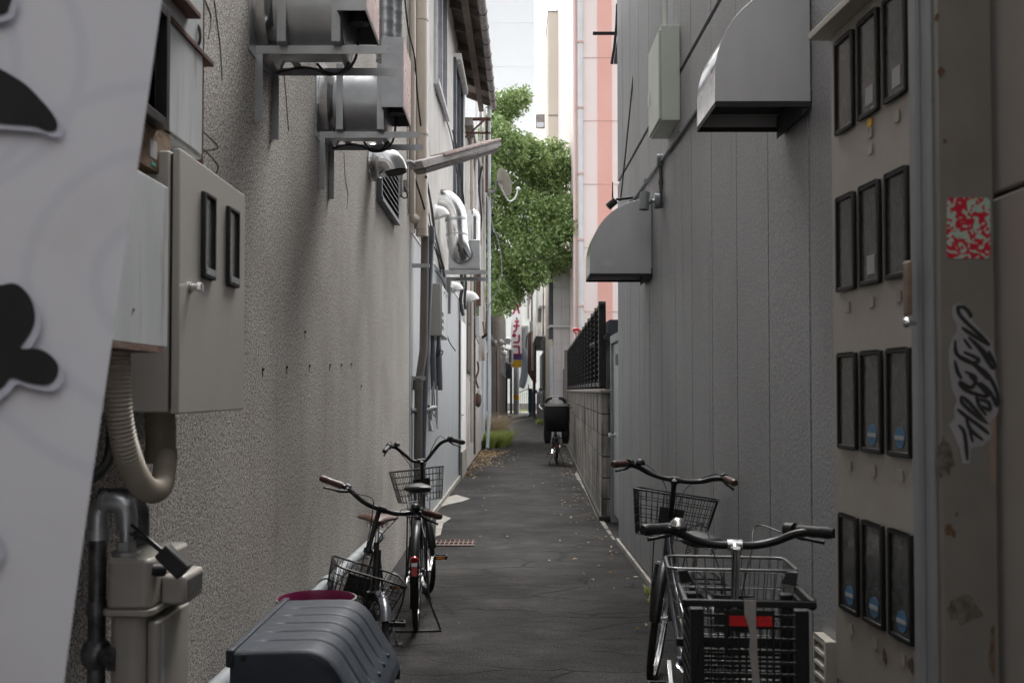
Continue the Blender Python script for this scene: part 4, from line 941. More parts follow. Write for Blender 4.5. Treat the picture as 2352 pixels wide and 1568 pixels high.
for k_, (du, lab) in enumerate(((0, 'thin twisted cable running from the lamp down behind the silver elbow'), (7, 'thin cable beside the twisted cable behind the silver elbow'), (14, 'third thin cable fanning down the white siding to the duct bracket'))):
    cable([(962+du, 405, 9.9), (972+du, 450, 10.2), (984+du*.8, 520, 10.8), (1000+du*.6, 575, 11.6), (1014+du*.5, 618, 12.2)], .007, lab)
cable([(1052, 420, 15.2), (1040, 330, 14.6), (1020, 260, 13.2), (1000, 215, 12.2)], .009, 'dark cable slanting down the white siding under the windows')
cable([(1108, 380, 20.2), (1100, 430, 20.4), (1106, 500, 20.4), (1098, 560, 20.4)], .02, 'tangled dark cable on the old plaster building beside the white pipe')
cable([(1040, 300, 14), (1052, 360, 14.6), (1060, 420, 15), (1066, 470, 15.5)], .014, 'black cable on the white siding between the lamp and the dish')
cable([(1060, 628, 16.8), (1062, 660, 16.8), (1058, 690, 16.8), (1064, 725, 16.8)], .03, 'thick bundle of black cables above the brown shutter')
cable([(1066, 622, 17), (1070, 650, 17), (1067, 690, 17), (1070, 710, 17)], .025, 'second bundle of black cables beside the thick bundle above the shutter')
cable([(1070, 735, 19), (1085, 755, 19.3), (1100, 790, 19.8)], .008, 'thin cable slanting across the pipes at mid height')
cable([(450, 290, 2.7), (485, 320, 2.7), (500, 340, 2.72), (470, 348, 2.72), (450, 358, 2.72)], .0022, 'upper thin wire loop on the stucco above the beige cabinet')
cable([(448, 325, 2.7), (475, 350, 2.7), (500, 380, 2.72), (495, 400, 2.72), (480, 420, 2.74)], .0022, 'lower thin wire loop on the stucco above the beige cabinet')
cable([(432, 45, 2.5), (455, 60, 2.5), (460, 90, 2.5), (452, 112, 2.5)], .004, 'black cable bending between the two red brown boards')

# ---- pipe along the base of the stucco wall
t = thing('low_wall_pipe', 'grey pipe sloping along the bottom of the stucco wall behind the bicycles', 'pipe', (-.93, 5, .5))
a = PX(470, 1606, -.93); b = PX(872, 1228, -.93)
m = MB(); m.tube([a, b], .032, 14); m.build('pipe', M_['pipegrey'], t)
dd = (b-a).normalized()
for fr in (.33, .5, .98):
    m = MB(); q = a.lerp(b, fr); m.tube([q-dd*.04, q+dd*.04], .042, 14); m.build('coupling', M_['pipegrey'], t)
q = a.lerp(b, .31); m = MB(); m.tube([q, q+Vector((0, 0, .09))], .03, 8); m.lathe([(.04, -.02), (.04, .02)], axisM(q, dd), 10); m.build('saddle_clamp', M_['pvcdark'], t)
for fr in (.12, .45, .8):
    q = a.lerp(b, fr); m = MB(); m.box(-1, -.89, q.y-.012, q.y+.012, q.z-.05, q.z-.034); m.build('bracket', M_['galv'], t)
m = MB(); q = PX(848, 1270, -.9); m.tube(smooth_path([q+Vector((-.03, -.1, .02)), q, q+Vector((.04, .02, -.02)), q+Vector((.05, .02, -.2))], 5), .018, 8); m.build('side_branch', M_['galv'], t)
# ================================================================ RIGHT SIDE OBJECTS
def hood(name, lab, Y0, Y1, bl, br_, topv, lipz=.03, dent=False):
    a = P(bl[0], bl[1], Y0); b = P(br_[0], br_[1], Y0); zt = P(bl[0], topv, Y0).z
    x0, x1, z0 = a.x, b.x, a.z
    t = thing(name, lab, 'vent hood', (x1, Y0, z0))
    W, H = x1-x0, zt-z0
    s = .22*H       # short straight lower edge, then a quarter ellipse up to the wall
    arcp = [(x0+W*.96*(1-cos(pi/2*i/18)), z0+s+(H-s)*sin(pi/2*i/18)) for i in range(19)]
    prof = [(x0, z0)]+arcp+[(x1, zt), (x1, z0)]
    m = MB()
    for y in (Y0, Y1-.003): m = MB(); m.prism(prof, lambda p, q, tt: (p, tt, q), y, y+.003); m.build('side_panel', M_['stain'], t, bevel=.0015)
    m = MB(); sk = [(x0, z0)]+arcp+[(x1, zt)]; n = len(sk)
    V = [(p, Y0+.0035, q) for p, q in sk]+[(p, Y1-.0035, q) for p, q in sk]+[(p+.003, Y0+.0035, q-.003) for p, q in sk]+[(p+.003, Y1-.0035, q-.003) for p, q in sk]
    m.add(V, [(i, i+1, n+i+1, n+i) for i in range(n-1)]+[(2*n+i, 3*n+i, 3*n+i+1, 2*n+i+1) for i in range(n-1)], True); m.build('curved_shell', M_['stainshiny'], t)
    m = MB(); m.box(x0+.006, x1-.01, Y0+.01, Y1-.01, z0+.05, z0+.055); m.box(x0, x1, Y0+.0, Y0+.003, z0-.02, z0-.0005); m.box(x0, x1, Y1-.003, Y1, z0-.02, z0-.0005); m.box(x0, x0+.003, Y0+.0035, Y1-.0035, z0-.02, z0-.0005)
    m.build('dark_mouth', M_['dark'], t)
    m = MB(); m.box(x1, x1+.06, Y0+.02, Y0+.035, z0-.0, zt+.02); m.box(x1, x1+.06, Y1-.02, Y1-.005, z0, zt+.02); m.build('wall_flange', M_['stain'], t, bevel=.001)
    m = MB()
    m.hexa([(x1-.03, Y0+.005, z0+.04), (x1+.03, Y0+.005, z0+.04), (x1+.03, Y1, z0+.04), (x1-.03, Y1, z0+.04)], [(x1-.03, Y0+.005, z0-.05), (x1+.03, Y0+.005, z0), (x1+.03, Y1, z0), (x1-.03, Y1, z0-.05)]); m.build('collar', M_['dark'], t)
    return t, x0, x1, z0, zt
hood('curved_vent_hood', 'large stainless curved vent hood with dark open mouth near the meter cabinet', 3.62, 3.98, (1643, 233), (1862, 233), -40)
t, x0, x1, z0, zt = hood('curved_vent_hood', 'smaller stainless curved vent hood with a torn sticker and dent low on its side', 7.5, 7.92, (1355, 628), (1496, 628), 457)
m = MB(); c = P(1397, 606, 7.498); random.seed(4)
for k in range(7):
    a = random.uniform(0, 6.28); r = random.uniform(.015, .05); q = c+Vector((cos(a)*r*.8, 0, sin(a)*r*.7))
    m.hexa([q+Vector((-.018, 0, -.012)), q+Vector((.02, 0, -.016)), q+Vector((.016, -.001, -.016)), q+Vector((-.018, -.001, -.012))], [q+Vector((-.014, -.006, .016)), q+Vector((.012, -.01, .02)), q+Vector((.012, -.011, .02)), q+Vector((-.014, -.007, .016))])
m.build('torn_sticker', M_['white'], t)
# ---- pale green box
a = P(1518, 58, 6.3); b = P(1571, 276, 6.3)
t = thing('pale_green_box', 'pale green steel box with a hinged door mounted high on the grey wall', 'box', (b.x, 6.3, b.z))
m = MB(); m.box(a.x, XR(6.5), 6.3, 6.78, b.z, a.z); m.build('body', M_['boxgreen'], t, bevel=.003)
m = MB(); m.box(a.x-.016, a.x-.002, 6.305, 6.775, b.z+.008, a.z-.03); m.build('door', M_['boxgreen'], t, bevel=.002)
m = MB(); m.box(a.x-.03, a.x-.0165, 6.68, 6.70, b.z+.2, b.z+.3); m.build('handle', M_['chrome'], t)
m = MB(); m.tube([((a.x+XR(6.4))/2, 6.5, a.z), ((a.x+XR(6.4))/2, 6.5, a.z+1.8)], .014, 10); m.build('conduit', M_['boxgreen'], t)
# ---- conduit with junction box and spotlight
t = thing('wall_conduit', 'dark grey conduit running level along the grey wall with a round junction box', 'conduit', (XR(7), 7, 3.15))
zc = PX(1525, 354, XR(7.05)-.02).z
m = MB(); m.tube([(XR(4.2)-.016, 4.2, zc-.03), (XR(9.6)-.016, 9.6, zc)], .013, 10); m.build('conduit_run', M_['pvcdark'], t)
for yy in (4.9, 5.6, 6.25, 7.7, 8.6): m = MB(); m.tube([(XR(yy)-.016, yy-.02, zc-.02+.03*(yy-4.2)/5.4), (XR(yy)-.016, yy+.02, zc-.02+.03*(yy-4.2)/5.4)], .018, 10); m.build('coupling', M_['pvcdark'], t)
Yj = 7.0; m = MB(); m.lathe([(.045, 0), (.045, .04), (.04, .045), (0, .046)], axisM((XR(Yj)-.0, Yj, zc), (-1, 0, 0)), 18); m.build('junction_box', M_['pipegrey'], t)
zs = P(1515, 462, Yj).z
m = MB(); m.tube([(XR(Yj)-.015, Yj, zc), (XR(Yj)-.015, Yj, zs-.05)], .013, 10); m.tube([(XR(Yj)-.015, Yj, (zc+zs)/2), (XR(Yj)-.015, Yj, (zc+zs)/2-.03)], .018, 10); m.build('conduit_drop', M_['pvcdark'], t)
t = thing('spotlight', 'small grey cylinder spotlight above the smaller vent hood', 'spotlight', (XR(Yj), Yj, zs))
m = MB(); m.lathe([(.055, 0), (.055, .03), (.048, .035), (0, .036)], axisM((XR(Yj)-.027, Yj, zs), (-1, 0, 0)), 20); m.build('base', M_['pipegrey'], t)
m = MB(); m.tube([(XR(Yj)-.06, Yj, zs), (XR(Yj)-.09, Yj, zs)], .014, 10); m.ell((XR(Yj)-.095, Yj, zs), (.022, .022, .022)); m.build('joint', M_['galv'], t)
m = MB(); h = P(1480, 462, Yj); m.lathe([(0, .062), (.034, .062), (.036, .05), (.036, -.06), (.032, -.062), (.032, -.04), (0, -.04)], axisM(h, (.08, 0, 1)), 20); m.build('head', M_['pipegrey'], t)
# ---- security camera
q = P(1407, 466, 8.6)
t = thing('security_camera', 'small black security camera with upright antenna above the smaller vent hood', 'camera', q)
m = MB(); m.tube([q+Vector((.025, 0, .02)), q+Vector((-.04, 0, -.035))], .032, 14); m.build('body', M_['blackp'], t)
m = MB(); m.tube([q+Vector((.03, 0, .03)), Vector((XR(8.6), 8.6, q.z+.045))], .012, 8); m.build('mount', M_['blackp'], t)
m = MB(); a = P(1407, 455, 8.6); b = P(1407, 418, 8.6); m.tube([a, b], [.007, .004], 8); m.build('antenna', M_['blackp'], t)
m = MB(); m.tube([P(1475, -40, 8.6), P(1452, 200, 8.6), P(1436, 360, 8.6), P(1425, 462, 8.6)], .007, 6)
tag(m.build('overhead_cable', M_['cable']), 'black cable hanging down the grey wall to the security camera', 'cable')
# ---- bracket and box on far wall corner
t = thing('corner_bracket', 'dark bracket with a punched bar high on the far corner of the grey wall', 'bracket', P(1415, 80, 9.9))
m = MB(); a = P(1362, 76, 9.95); b = P(1424, 76, 9.95); m.box(a.x, b.x, 9.95, 9.98, a.z-.013, a.z+.013); m.build('punched_bar', M_['blackp'], t)
m = MB(); m.tube([P(1418, 10, 9.9), P(1416, 60, 9.9), P(1411, 110, 9.9), P(1405, 147, 9.9)], .016, 6)
m.build('black_rod', M_['blackp'], t)
m = MB(); a = P(1403, 150, 10.4); b = P(1422, 60, 10.0); m.hexa([P(1409, 147, 9.96), P(1424, 147, 9.96), P(1424, 148, 10.5), P(1409, 148, 10.5)], [P(1419, 80, 9.96), P(1424, 80, 9.96), P(1424, 80, 10.5), P(1419, 80, 10.5)]); m.build('panel', M_['pvcdark'], t)
# ---- wall vent at the bottom
t = thing('cream_wall_vent', 'cream louvred wall vent low on the grey wall behind the black crate', 'vent', (XR(3.5), 3.5, .4))
a = PX(1872, 1450, XR(3.6)-.03); yb_ = a.y; ya_ = PX(1903, 1500, XR(3.4)-.03).y
X = XR(3.5)
m = MB(); zt = a.z
m.box(X-.04, X, ya_, ya_+.015, .15, zt); m.box(X-.04, X, yb_-.015, yb_, .15, zt); m.box(X-.04, X, ya_+.015, yb_-.015, zt-.02, zt); m.build('frame', M_['cream'], t, bevel=.003)
m = MB(); z = .17
while z < zt-.03: m.hexa([(X-.005, ya_+.015, z+.03), (X-.04, ya_+.015, z), (X-.04, yb_-.015, z), (X-.005, yb_-.015, z+.03)], [(X-.005, ya_+.015, z+.034), (X-.04, ya_+.015, z+.012), (X-.04, yb_-.015, z+.012), (X-.005, yb_-.015, z+.034)]); z += .042
m.build('slats', M_['cream'], t)

# ---- right meter cabinet with twelve windows
c0 = P(1912, 900, 2.80)            # far vertical edge
rz = math.atan(.068)               # front face turned slightly
t = thing('meter_window_cabinet', 'tall taupe cabinet with rows of black framed meter windows on the right', 'cabinet', (c0.x, 2.80, .7), rz)
# local frame: origin at far front edge, -y toward the camera, +x toward the wall
def L(x0, x1, y0, y1, z0, z1, m=None): return (m or MB()).box(x0, x1, y0, y1, z0, z1)
Zb, Zt = .70, 2.50
m = L(.002, .28, -1.1, -.002, 0, Zt-Zb); m.build('body', M_['cabinet'], t, local=True, bevel=.004)
m = L(-.05, .3, -1.15, .03, Zt-Zb, Zt-Zb+.02); m.build('canopy', M_['cream'], t, local=True, bevel=.002)
TOP = [2.462, 2.028, 1.600, 1.165]
px = [1925, 1978, 2038]
def ylocal(u):      # distance along the face for a pixel column
    r = (u-1176)/FPX
    # point = c0 + s*(sin, -cos)
    return -((r*2.80-c0.x)/(sin(rz)+r*cos(rz)))
random.seed(21)
for r_, z1 in enumerate(TOP):
    for k in range(4):
        u = [1925, 1978, 2038, 2108][k]
        y1 = ylocal(u+3); y0 = y1-.125
        if k == 3: y0 = y1-.125
        zz1 = z1-Zb; zz0 = zz1-.258; wd = .0115
        m = MB(); m.box(-.010, .0, y0, y0+wd, zz0, zz1); m.box(-.010, .0, y1-wd, y1, zz0, zz1); m.box(-.010, .0, y0+wd, y1-wd, zz0, zz0+wd); m.box(-.010, .0, y0+wd, y1-wd, zz1-wd, zz1)
        fr = m.build('window_frame', M_['frame'], t, local=True, bevel=.0025)
        m = MB(); m.box(-.004, -.0005, y0+wd, y1-wd, zz0+wd, zz1-wd); m.build('glass', M_['glass'], fr, local=True)
        if (r_ >= 2 and k > 0) or r_ == 3:
            m = MB(); cy = (y0+y1)/2-.004; cz = zz0+.045; pl = [(cos(a*pi/12)*.026, sin(a*pi/12)*.026) for a in range(24)]
            m.prism(pl, lambda a, b, tt: (tt, cy+a, cz+b), -.0055, -.0042); m.build('blue_round_sticker', M_['blue'], fr, local=True)
            m = MB(); m.box(-.0066, -.0056, cy-.024, cy+.024, cz-.005, cz+.005); m.build('sticker_band', M_['sticker'], fr, local=True)
        elif (r_, k) in ((0, 2), (1, 1), (0, 1)):
            m = MB(); cy = (y0+y1)/2-.006; cz = zz0+.05; m.box(-.0055, -.0042, cy-.022, cy+.022, cz-.024, cz+.024); m.build('white_label', M_['sticker'], fr, local=True)
        if not (r_ == 0 and k == 0):
            m = MB(); cy = (y0+y1)/2; cz = zz0-.045; m.box(-.003, .0, cy-.012, cy+.012, cz-.013, cz+.013); m.build('small_tag', M_['gutter' if (r_+k) % 2 else 'boxbeige'], t, local=True)
        if (r_, k) == (0, 1):
            m = MB(); m.box(-.002, .0, cy-.012, cy+.012, cz-.055, cz-.03); m.build('paper_strip', M_['sticker'], t, local=True); m = MB(); m.box(-.0035, -.0, cy-.011, cy+.011, cz+.016, cz+.036); m.build('yellow_tag', M_['yellow'], t, local=True)
for (cy, cz) in ((ylocal(2025), .02), (ylocal(2085), .04)):
    pl = [(cos(a*pi/5)*.014*random.uniform(.6, 1.2), sin(a*pi/5)*.022*random.uniform(.6, 1.2)) for a in range(10)]
    m = MB(); m.prism(pl, lambda a, b, tt: (tt, cy+a, .12+cz+b), -.0006, .0); m.build('rust_patch', M_['rustspot'], t, local=True)

# ---- steel post close to the lens
t = thing('steel_post', 'dirty grey steel post with a red patterned sticker and black graffiti sticker at the right', 'post', (.68, 1.55, 0))
Yp = 1.55
xa = P(2092, 900, Yp).x; xb = P(2158, 900, Yp).x; xc = P(2290, 900, Yp).x
m = MB(); m.box(xb, xc, Yp, Yp+.09, 0, 3.0); m.build('front_face', M_['post'], t, bevel=.004)
m = MB(); m.box(xb-.004, xb+.001, Yp+.012, Yp+.05, 0, 3.0); m.tube([(xb-.003, Yp+.058, 0), (xb-.003, Yp+.058, 3.0)], .006, 12); m.build('side_lip', M_['postlit'], t, bevel=.002)
m = MB(); m.box(xb-.007, xb, Yp+.064, Yp+.092, 0, 3.0); m.build('outer_edge', M_['postlit'], t, bevel=.005)
# red sticker: patterned sheet
rm, nt, b, tc = base('red_mint_pattern')
n0 = N(nt, 'ShaderNodeTexNoise'); n0.inputs['Scale'].default_value = 70; n0.inputs['Detail'].default_value = 1.5; nt.links.new(tc.outputs['Object'], n0.inputs['Vector'])
v0 = N(nt, 'ShaderNodeTexNoise'); v0.inputs['Scale'].default_value = 80; v0.inputs['Detail'].default_value = .5; v0.inputs['Distortion'].default_value = 1.4; nt.links.new(tc.outputs['Object'], v0.inputs['Vector'])
rr = ramp(nt, v0.outputs[0], [(.50, (.46, .008, .03)), (.53, (.34, .45, .37))]); nt.links.new(rr.outputs[0], b.inputs['Base Color']); b.inputs['Roughness'].default_value = .45
def flat(polypx, Y, name, mt, par, off, th=.0006):
    pts = [P(u, v, Y) for u, v in polypx]; m = MB(); n = len(pts)
    pl = [(p.x, p.z) for p in pts]; m.prism(pl, lambda a, b, tt: (a, tt, b), Y-off-th, Y-off); return m.build(name, mt, par)
cx, cy_ = 2224, 524
flat([(cx+a, cy_+b) for a, b in rrect(50, 70, 12, 4)], Yp, 'red_sticker', rm, t, .0004)
# graffiti sticker: pale die-cut halo and black strokes, coordinates in crop pixels (x/3.732+2320, y/3.732+740)/1.0884
def gpx(a, b_): return ((a/3.732+2320)/1.0884, (b_/3.732+740)/1.0884)
halo = [(225, 95), (290, 65), (370, 100), (410, 180), (420, 240), (520, 350), (600, 430), (610, 520), (640, 600), (620, 720), (670, 900), (665, 1010), (640, 1110), (590, 1160), (560, 1190), (600, 1270), (580, 1330), (500, 1400), (400, 1420), (385, 1560), (320, 1560), (290, 1420), (225, 1260), (190, 1200), (250, 1140), (240, 1050), (270, 980), (220, 860), (190, 620), (195, 480), (240, 370), (270, 330), (260, 260), (225, 190)]
flat([gpx(*p) for p in halo], Yp, 'sticker_backing', mat('faded_sticker_grey', g(.27), g(.22), rough=.6, ns=30), t, .0004)
ink = mat('sticker_black_ink', g(.012), g(.018), rough=.5)
st = [[(300, 110), (275, 105), (290, 170), (360, 250), (470, 350), (570, 450)], [(285, 95), (340, 110), (385, 165), (395, 205)], [(310, 290), (380, 340), (460, 390), (570, 460)], [(330, 400), (400, 490)], [(370, 380), (470, 480), (590, 660), (620, 640), (560, 510)], [(250, 410), (265, 540), (400, 620), (470, 590), (330, 520)], [(245, 600), (270, 700), (310, 770)], [(430, 420), (520, 520), (610, 620)], [(300, 560), (430, 640), (560, 780)], [(340, 700), (440, 760), (400, 850), (290, 800), (360, 880), (560, 930), (380, 740)], [(450, 640), (560, 740), (640, 900), (640, 1020), (580, 900), (480, 800)], [(300, 930), (380, 990), (550, 1190)], [(300, 940), (320, 1000), (430, 1100), (540, 1180)], [(270, 1050), (340, 1110), (480, 1210), (565, 1285)], [(350, 1120), (390, 1240), (510, 1340)], [(280, 1200), (330, 1260), (350, 1380), (362, 1530)], [(380, 1240), (415, 1360)], [(440, 900), (470, 1010), (540, 1110)], [(470, 960), (560, 990), (570, 1060), (500, 1020)]]
for s_ in st:
    pts = smooth_path([P(*gpx(*p), Yp)+Vector((0, -.0016, 0)) for p in s_], 4); m = MB(); m.tube(pts, [.0016+.0018*min(1, i/3, (len(pts)-1-i)/3+.15) for i in range(len(pts))], 6)
    m.xf(Matrix.Translation((0, Yp-.0016, 0)) @ Matrix.Diagonal((1, .25, 1, 1)) @ Matrix.Translation((0, -(Yp-.0016), 0))); m.build('graffiti_stroke', ink, t)
random.seed(8)
for (u, v, ru, rv) in ((2170, 1050, 22, 48), (2215, 1400, 42, 34), (2178, 1215, 10, 14), (2197, 1180, 5, 6), (2190, 1225, 6, 10), (2152, 40, 7, 8), (2162, 165, 9, 12), (2170, 325, 5, 6), (2280, 1500, 9, 60)):
    n = 18; pl = []
    for k in range(n):
        a = 2*pi*k/n; f_ = random.uniform(.7, 1.15); pl.append((min(2284, u+ru*f_*cos(a)), v+rv*f_*sin(a)))
    flat(pl, Yp, 'rust_patch', M_['rustspot' if ru < 12 else 'tape'] if 'tape' in M_ else M_['rustspot'], t, .0003, .0004)
m = MB(); flat([(2268, 780), (2282, 776), (2286, 900), (2288, 1105), (2274, 1110), (2270, 960)], Yp, 'primer_stripe', mat('peach_primer', (.26, .18, .14), (.2, .15, .12), rough=.7, ns=30), t, .0003, .0004)
m = MB(); c = P(2083, 741, Yp+.02); m.ell(c, (.007, .01, .008), 12, 8); m.tube([c, c+Vector((.02, .02, 0))], .004, 8); m.build('latch', M_['chrome'], t)
m = MB(); a = P(2078, 600, Yp+.05); b = P(2086, 725, Yp+.05); m.box(a.x, b.x+.004, Yp+.04, Yp+.06, b.z, a.z); m.build('rusty_strip', mat('peach_rusty_paint', (.2, .14, .10), (.12, .08, .06), rough=.7, ns=30), t, bevel=.003)
# ---- pale panel at extreme right
t = thing('taupe_panel_wall', 'smooth pale taupe metal panels at the far right edge next to the steel post', 'panel', (.80, 1.1, 0))
X = xc+.012
z_ = PX(2330, 432, X).z
m = MB(); m.box(X, X+.05, .55, 1.62, 0, z_-.003); m.build('lower_panel', M_['rpanel'], t, bevel=.004)
m = MB(); m.box(X, X+.05, .55, 1.62, z_+.003, 3.0); m.build('upper_panel', M_['rpanel'], t, bevel=.004)
m = MB(); m.box(X+.01, X+.045, .56, 1.61, z_-.003, z_+.003); m.build('gap', M_['dark'], t)
m = MB(); c = PX(2318, 1660, X); m.box(X-.012, X, c.y-.01, c.y+.01, c.z-.05, c.z+.05); m.build('hinge', M_['pvcdark'], t)
# ================================================================ BICYCLES
def rot_about(p, axis, ang): return Matrix.Translation(p) @ Matrix.Rotation(ang, 4, Vector(axis).normalized()) @ Matrix.Translation(-Vector(p))
def wheel(par, name, c, R, T, tw=.018, ns=28, rim='chrome'):
    c = Vector(c); m = MB()
    m.lathe([(0, -.035), (.02, -.035), (.02, -.028), (.012, -.025), (.012, .025), (.02, .028), (.02, .035), (0, .035)], axisM(c, (0, 1, 0)), 10)
    for k in range(ns):
        a = 2*pi*k/ns; s = 1 if k % 2 else -1; a2 = a+(.35 if (k//2) % 2 else -.35)
        m.tube([c+Vector((.018*cos(a2), .028*s, .018*sin(a2))), c+Vector(((R-.04)*cos(a), 0, (R-.04)*sin(a)))], .0011, 4, cap=False)
    w_ = m.xf(T).build(name, M_['steel'], par, local=True)
    q = Matrix.Translation(c) @ Matrix.Rotation(pi/2, 4, 'X')
    m = MB(); m.lathe([(R-.046, -.011), (R-.030, -.013), (R-.030, .013), (R-.046, .011), (R-.046, -.011)], q, 48); m.xf(T).build('rim', M_[rim], w_, local=True)
    m = MB(); m.lathe([(R-.036, -tw*.8), (R-.018, -tw), (R-.006, -tw*.75), (R, -tw*.25), (R, tw*.25), (R-.006, tw*.75), (R-.018, tw), (R-.036, tw*.8)], q, 56); m.xf(T).build('tyre', M_['rubber'], w_, local=True)
    return w_
def fender(par, c, R, a0, a1, T, mt, w=.026, yoff=0):
    m = MB(); c = Vector(c); n = 26; V = []; F = []; k = 7
    for i in range(n+1):
        a = a0+(a1-a0)*i/n
        for j in range(k):
            b = -1+2*j/(k-1); r = R+.018-.012*b*b
            V.append(c+Vector((cos(a)*r, w*b, sin(a)*r)))
    nv = len(V)
    V += [v+(c-v).normalized()*.002 for v in V]
    for i in range(n):
        for j in range(k-1):
            q = i*k+j; F.append((q, q+1, q+k+1, q+k)); F.append((nv+q, nv+q+k, nv+q+k+1, nv+q+1))
    m.add(V, F, True); m.xf(T).build('mudguard', M_[mt], par, local=True)
    m = MB()
    for a in (a1-.1 if a1 > a0 else a1+.1,):
        e = c+Vector((cos(a)*R, 0, sin(a)*R))
        for s in (-1, 1): m.tube([e+Vector((0, w*s, 0)), c+Vector((0, .045*s, 0))], .002, 5)
    m.xf(T).build('mudguard_stay', M_['steel'], par, local=True)
def basket(par, cx, cz, w, d, h, T, mt, tap=.8, rimr=.005, wr=.0017, n=5, tilt=0):
    # cx = centre ahead, cz = rim height; w across, d fore and aft
    T2 = T @ rot_about((cx-d/2, 0, cz), (0, 1, 0), tilt)
    def ring(t):      # t 0 top .. 1 bottom
        s = 1-(1-tap)*t; return [Vector((cx-d/2*(1-1)+x*s-(d/2)*(1-s)*.6, y*s, cz-h*t)) for x, y in rrect(d/2, w/2, .04*s, 4)]
    m = MB(); m.tube(ring(0), rimr, 8, closed=True); b_ = m.xf(T2).build('basket', M_[mt], par, local=True)
    m = MB()
    for i in range(1, n+1): m.tube(ring(i/n), wr*1.15, 5, closed=True)
    top = ring(0); bot = ring(1)
    def dens(r, k):
        L = [0]; pts = r+[r[0]]
        for a, b in zip(pts[:-1], pts[1:]): L.append(L[-1]+(b-a).length)
        out = []
        for q in range(k):
            s = L[-1]*q/k; i = 0
            while L[i+1] < s: i += 1
            out.append(pts[i].lerp(pts[i+1], (s-L[i])/(L[i+1]-L[i])))
        return out
    k = 44; A_ = dens(top, k); B_ = dens(bot, k)
    for a, b in zip(A_, B_): m.tube([a, b], wr, 4, cap=False)
    xs = [p.x for p in bot]; ys = [p.y for p in bot]
    for i in range(1, 8):
        x = min(xs)+(max(xs)-min(xs))*i/8; m.tube([(x, min(ys), cz-h), (x, max(ys), cz-h)], wr, 4, cap=False)
    for i in range(1, 10):
        y = min(ys)+(max(ys)-min(ys))*i/10; m.tube([(min(xs), y, cz-h), (max(xs), y, cz-h)], wr, 4, cap=False)
    m.xf(T2).build('wire_mesh', M_[mt], b_, local=True)
    m = MB(); x0 = cx-d/2-.012; m.box(x0, x0+.008, -.06, .06, cz-h*.75, cz-h*.3); m.box(x0-.03, x0, -.015, .015, cz-h*.7, cz-h*.35); m.xf(T).build('basket_bracket', M_['blackp'], par, local=True)
def saddle(par, x, z, mt='leather', L_=.26, W=.19):
    m = MB(); n = 14; V = []; F = []; k = 12
    for i in range(n+1):
        t = i/n; xx = x-L_*.5+L_*t
        hw = (W/2)*(1 if t < .25 else max(.16, 1-((t-.25)/.75)**.8*.84)); hw *= min(1, (t*8+.25))**.5
        zt = z+.012*sin(pi*t)-.012*(t > .5)*(t-.5)
        th = .042 if t < .6 else .034
        if i in (0, n): hw *= .55; th *= .5
        for j in range(k):
            a = 2*pi*j/k; s_ = sin(a); V.append((xx, hw*cos(a), zt-th/2+th/2*(s_ if s_ > 0 else s_*1.2)))
    for i in range(n):
        for j in range(k): F.append((i*k+j, (i+1)*k+j, (i+1)*k+(j+1) % k, i*k+(j+1) % k))
    F.append(tuple(range(k))); F.append(tuple(n*k+j for j in range(k))[::-1]); m.add(V, F, True)
    s = m.build('saddle', M_[mt], par, local=True, sharp=60)
    m = MB()
    for sy in (-.03, .03):
        m.tube(smooth_path([(x-.1, sy*1.6, z-.03), (x-.05, sy, z-.055), (x+.03, sy, z-.055), (x+.1, sy*.3, z-.03)], 4), .004, 6)
    for sy in (-.05, .05):
        m.tube([(x-.09+.02*cos(t*.8)*0, sy+.012*cos(t*1.05), z-.03-t*.0022) for t in range(0, 20)], .0025, 5)
    m.build('saddle_rail', M_['chrome'], s, local=True)
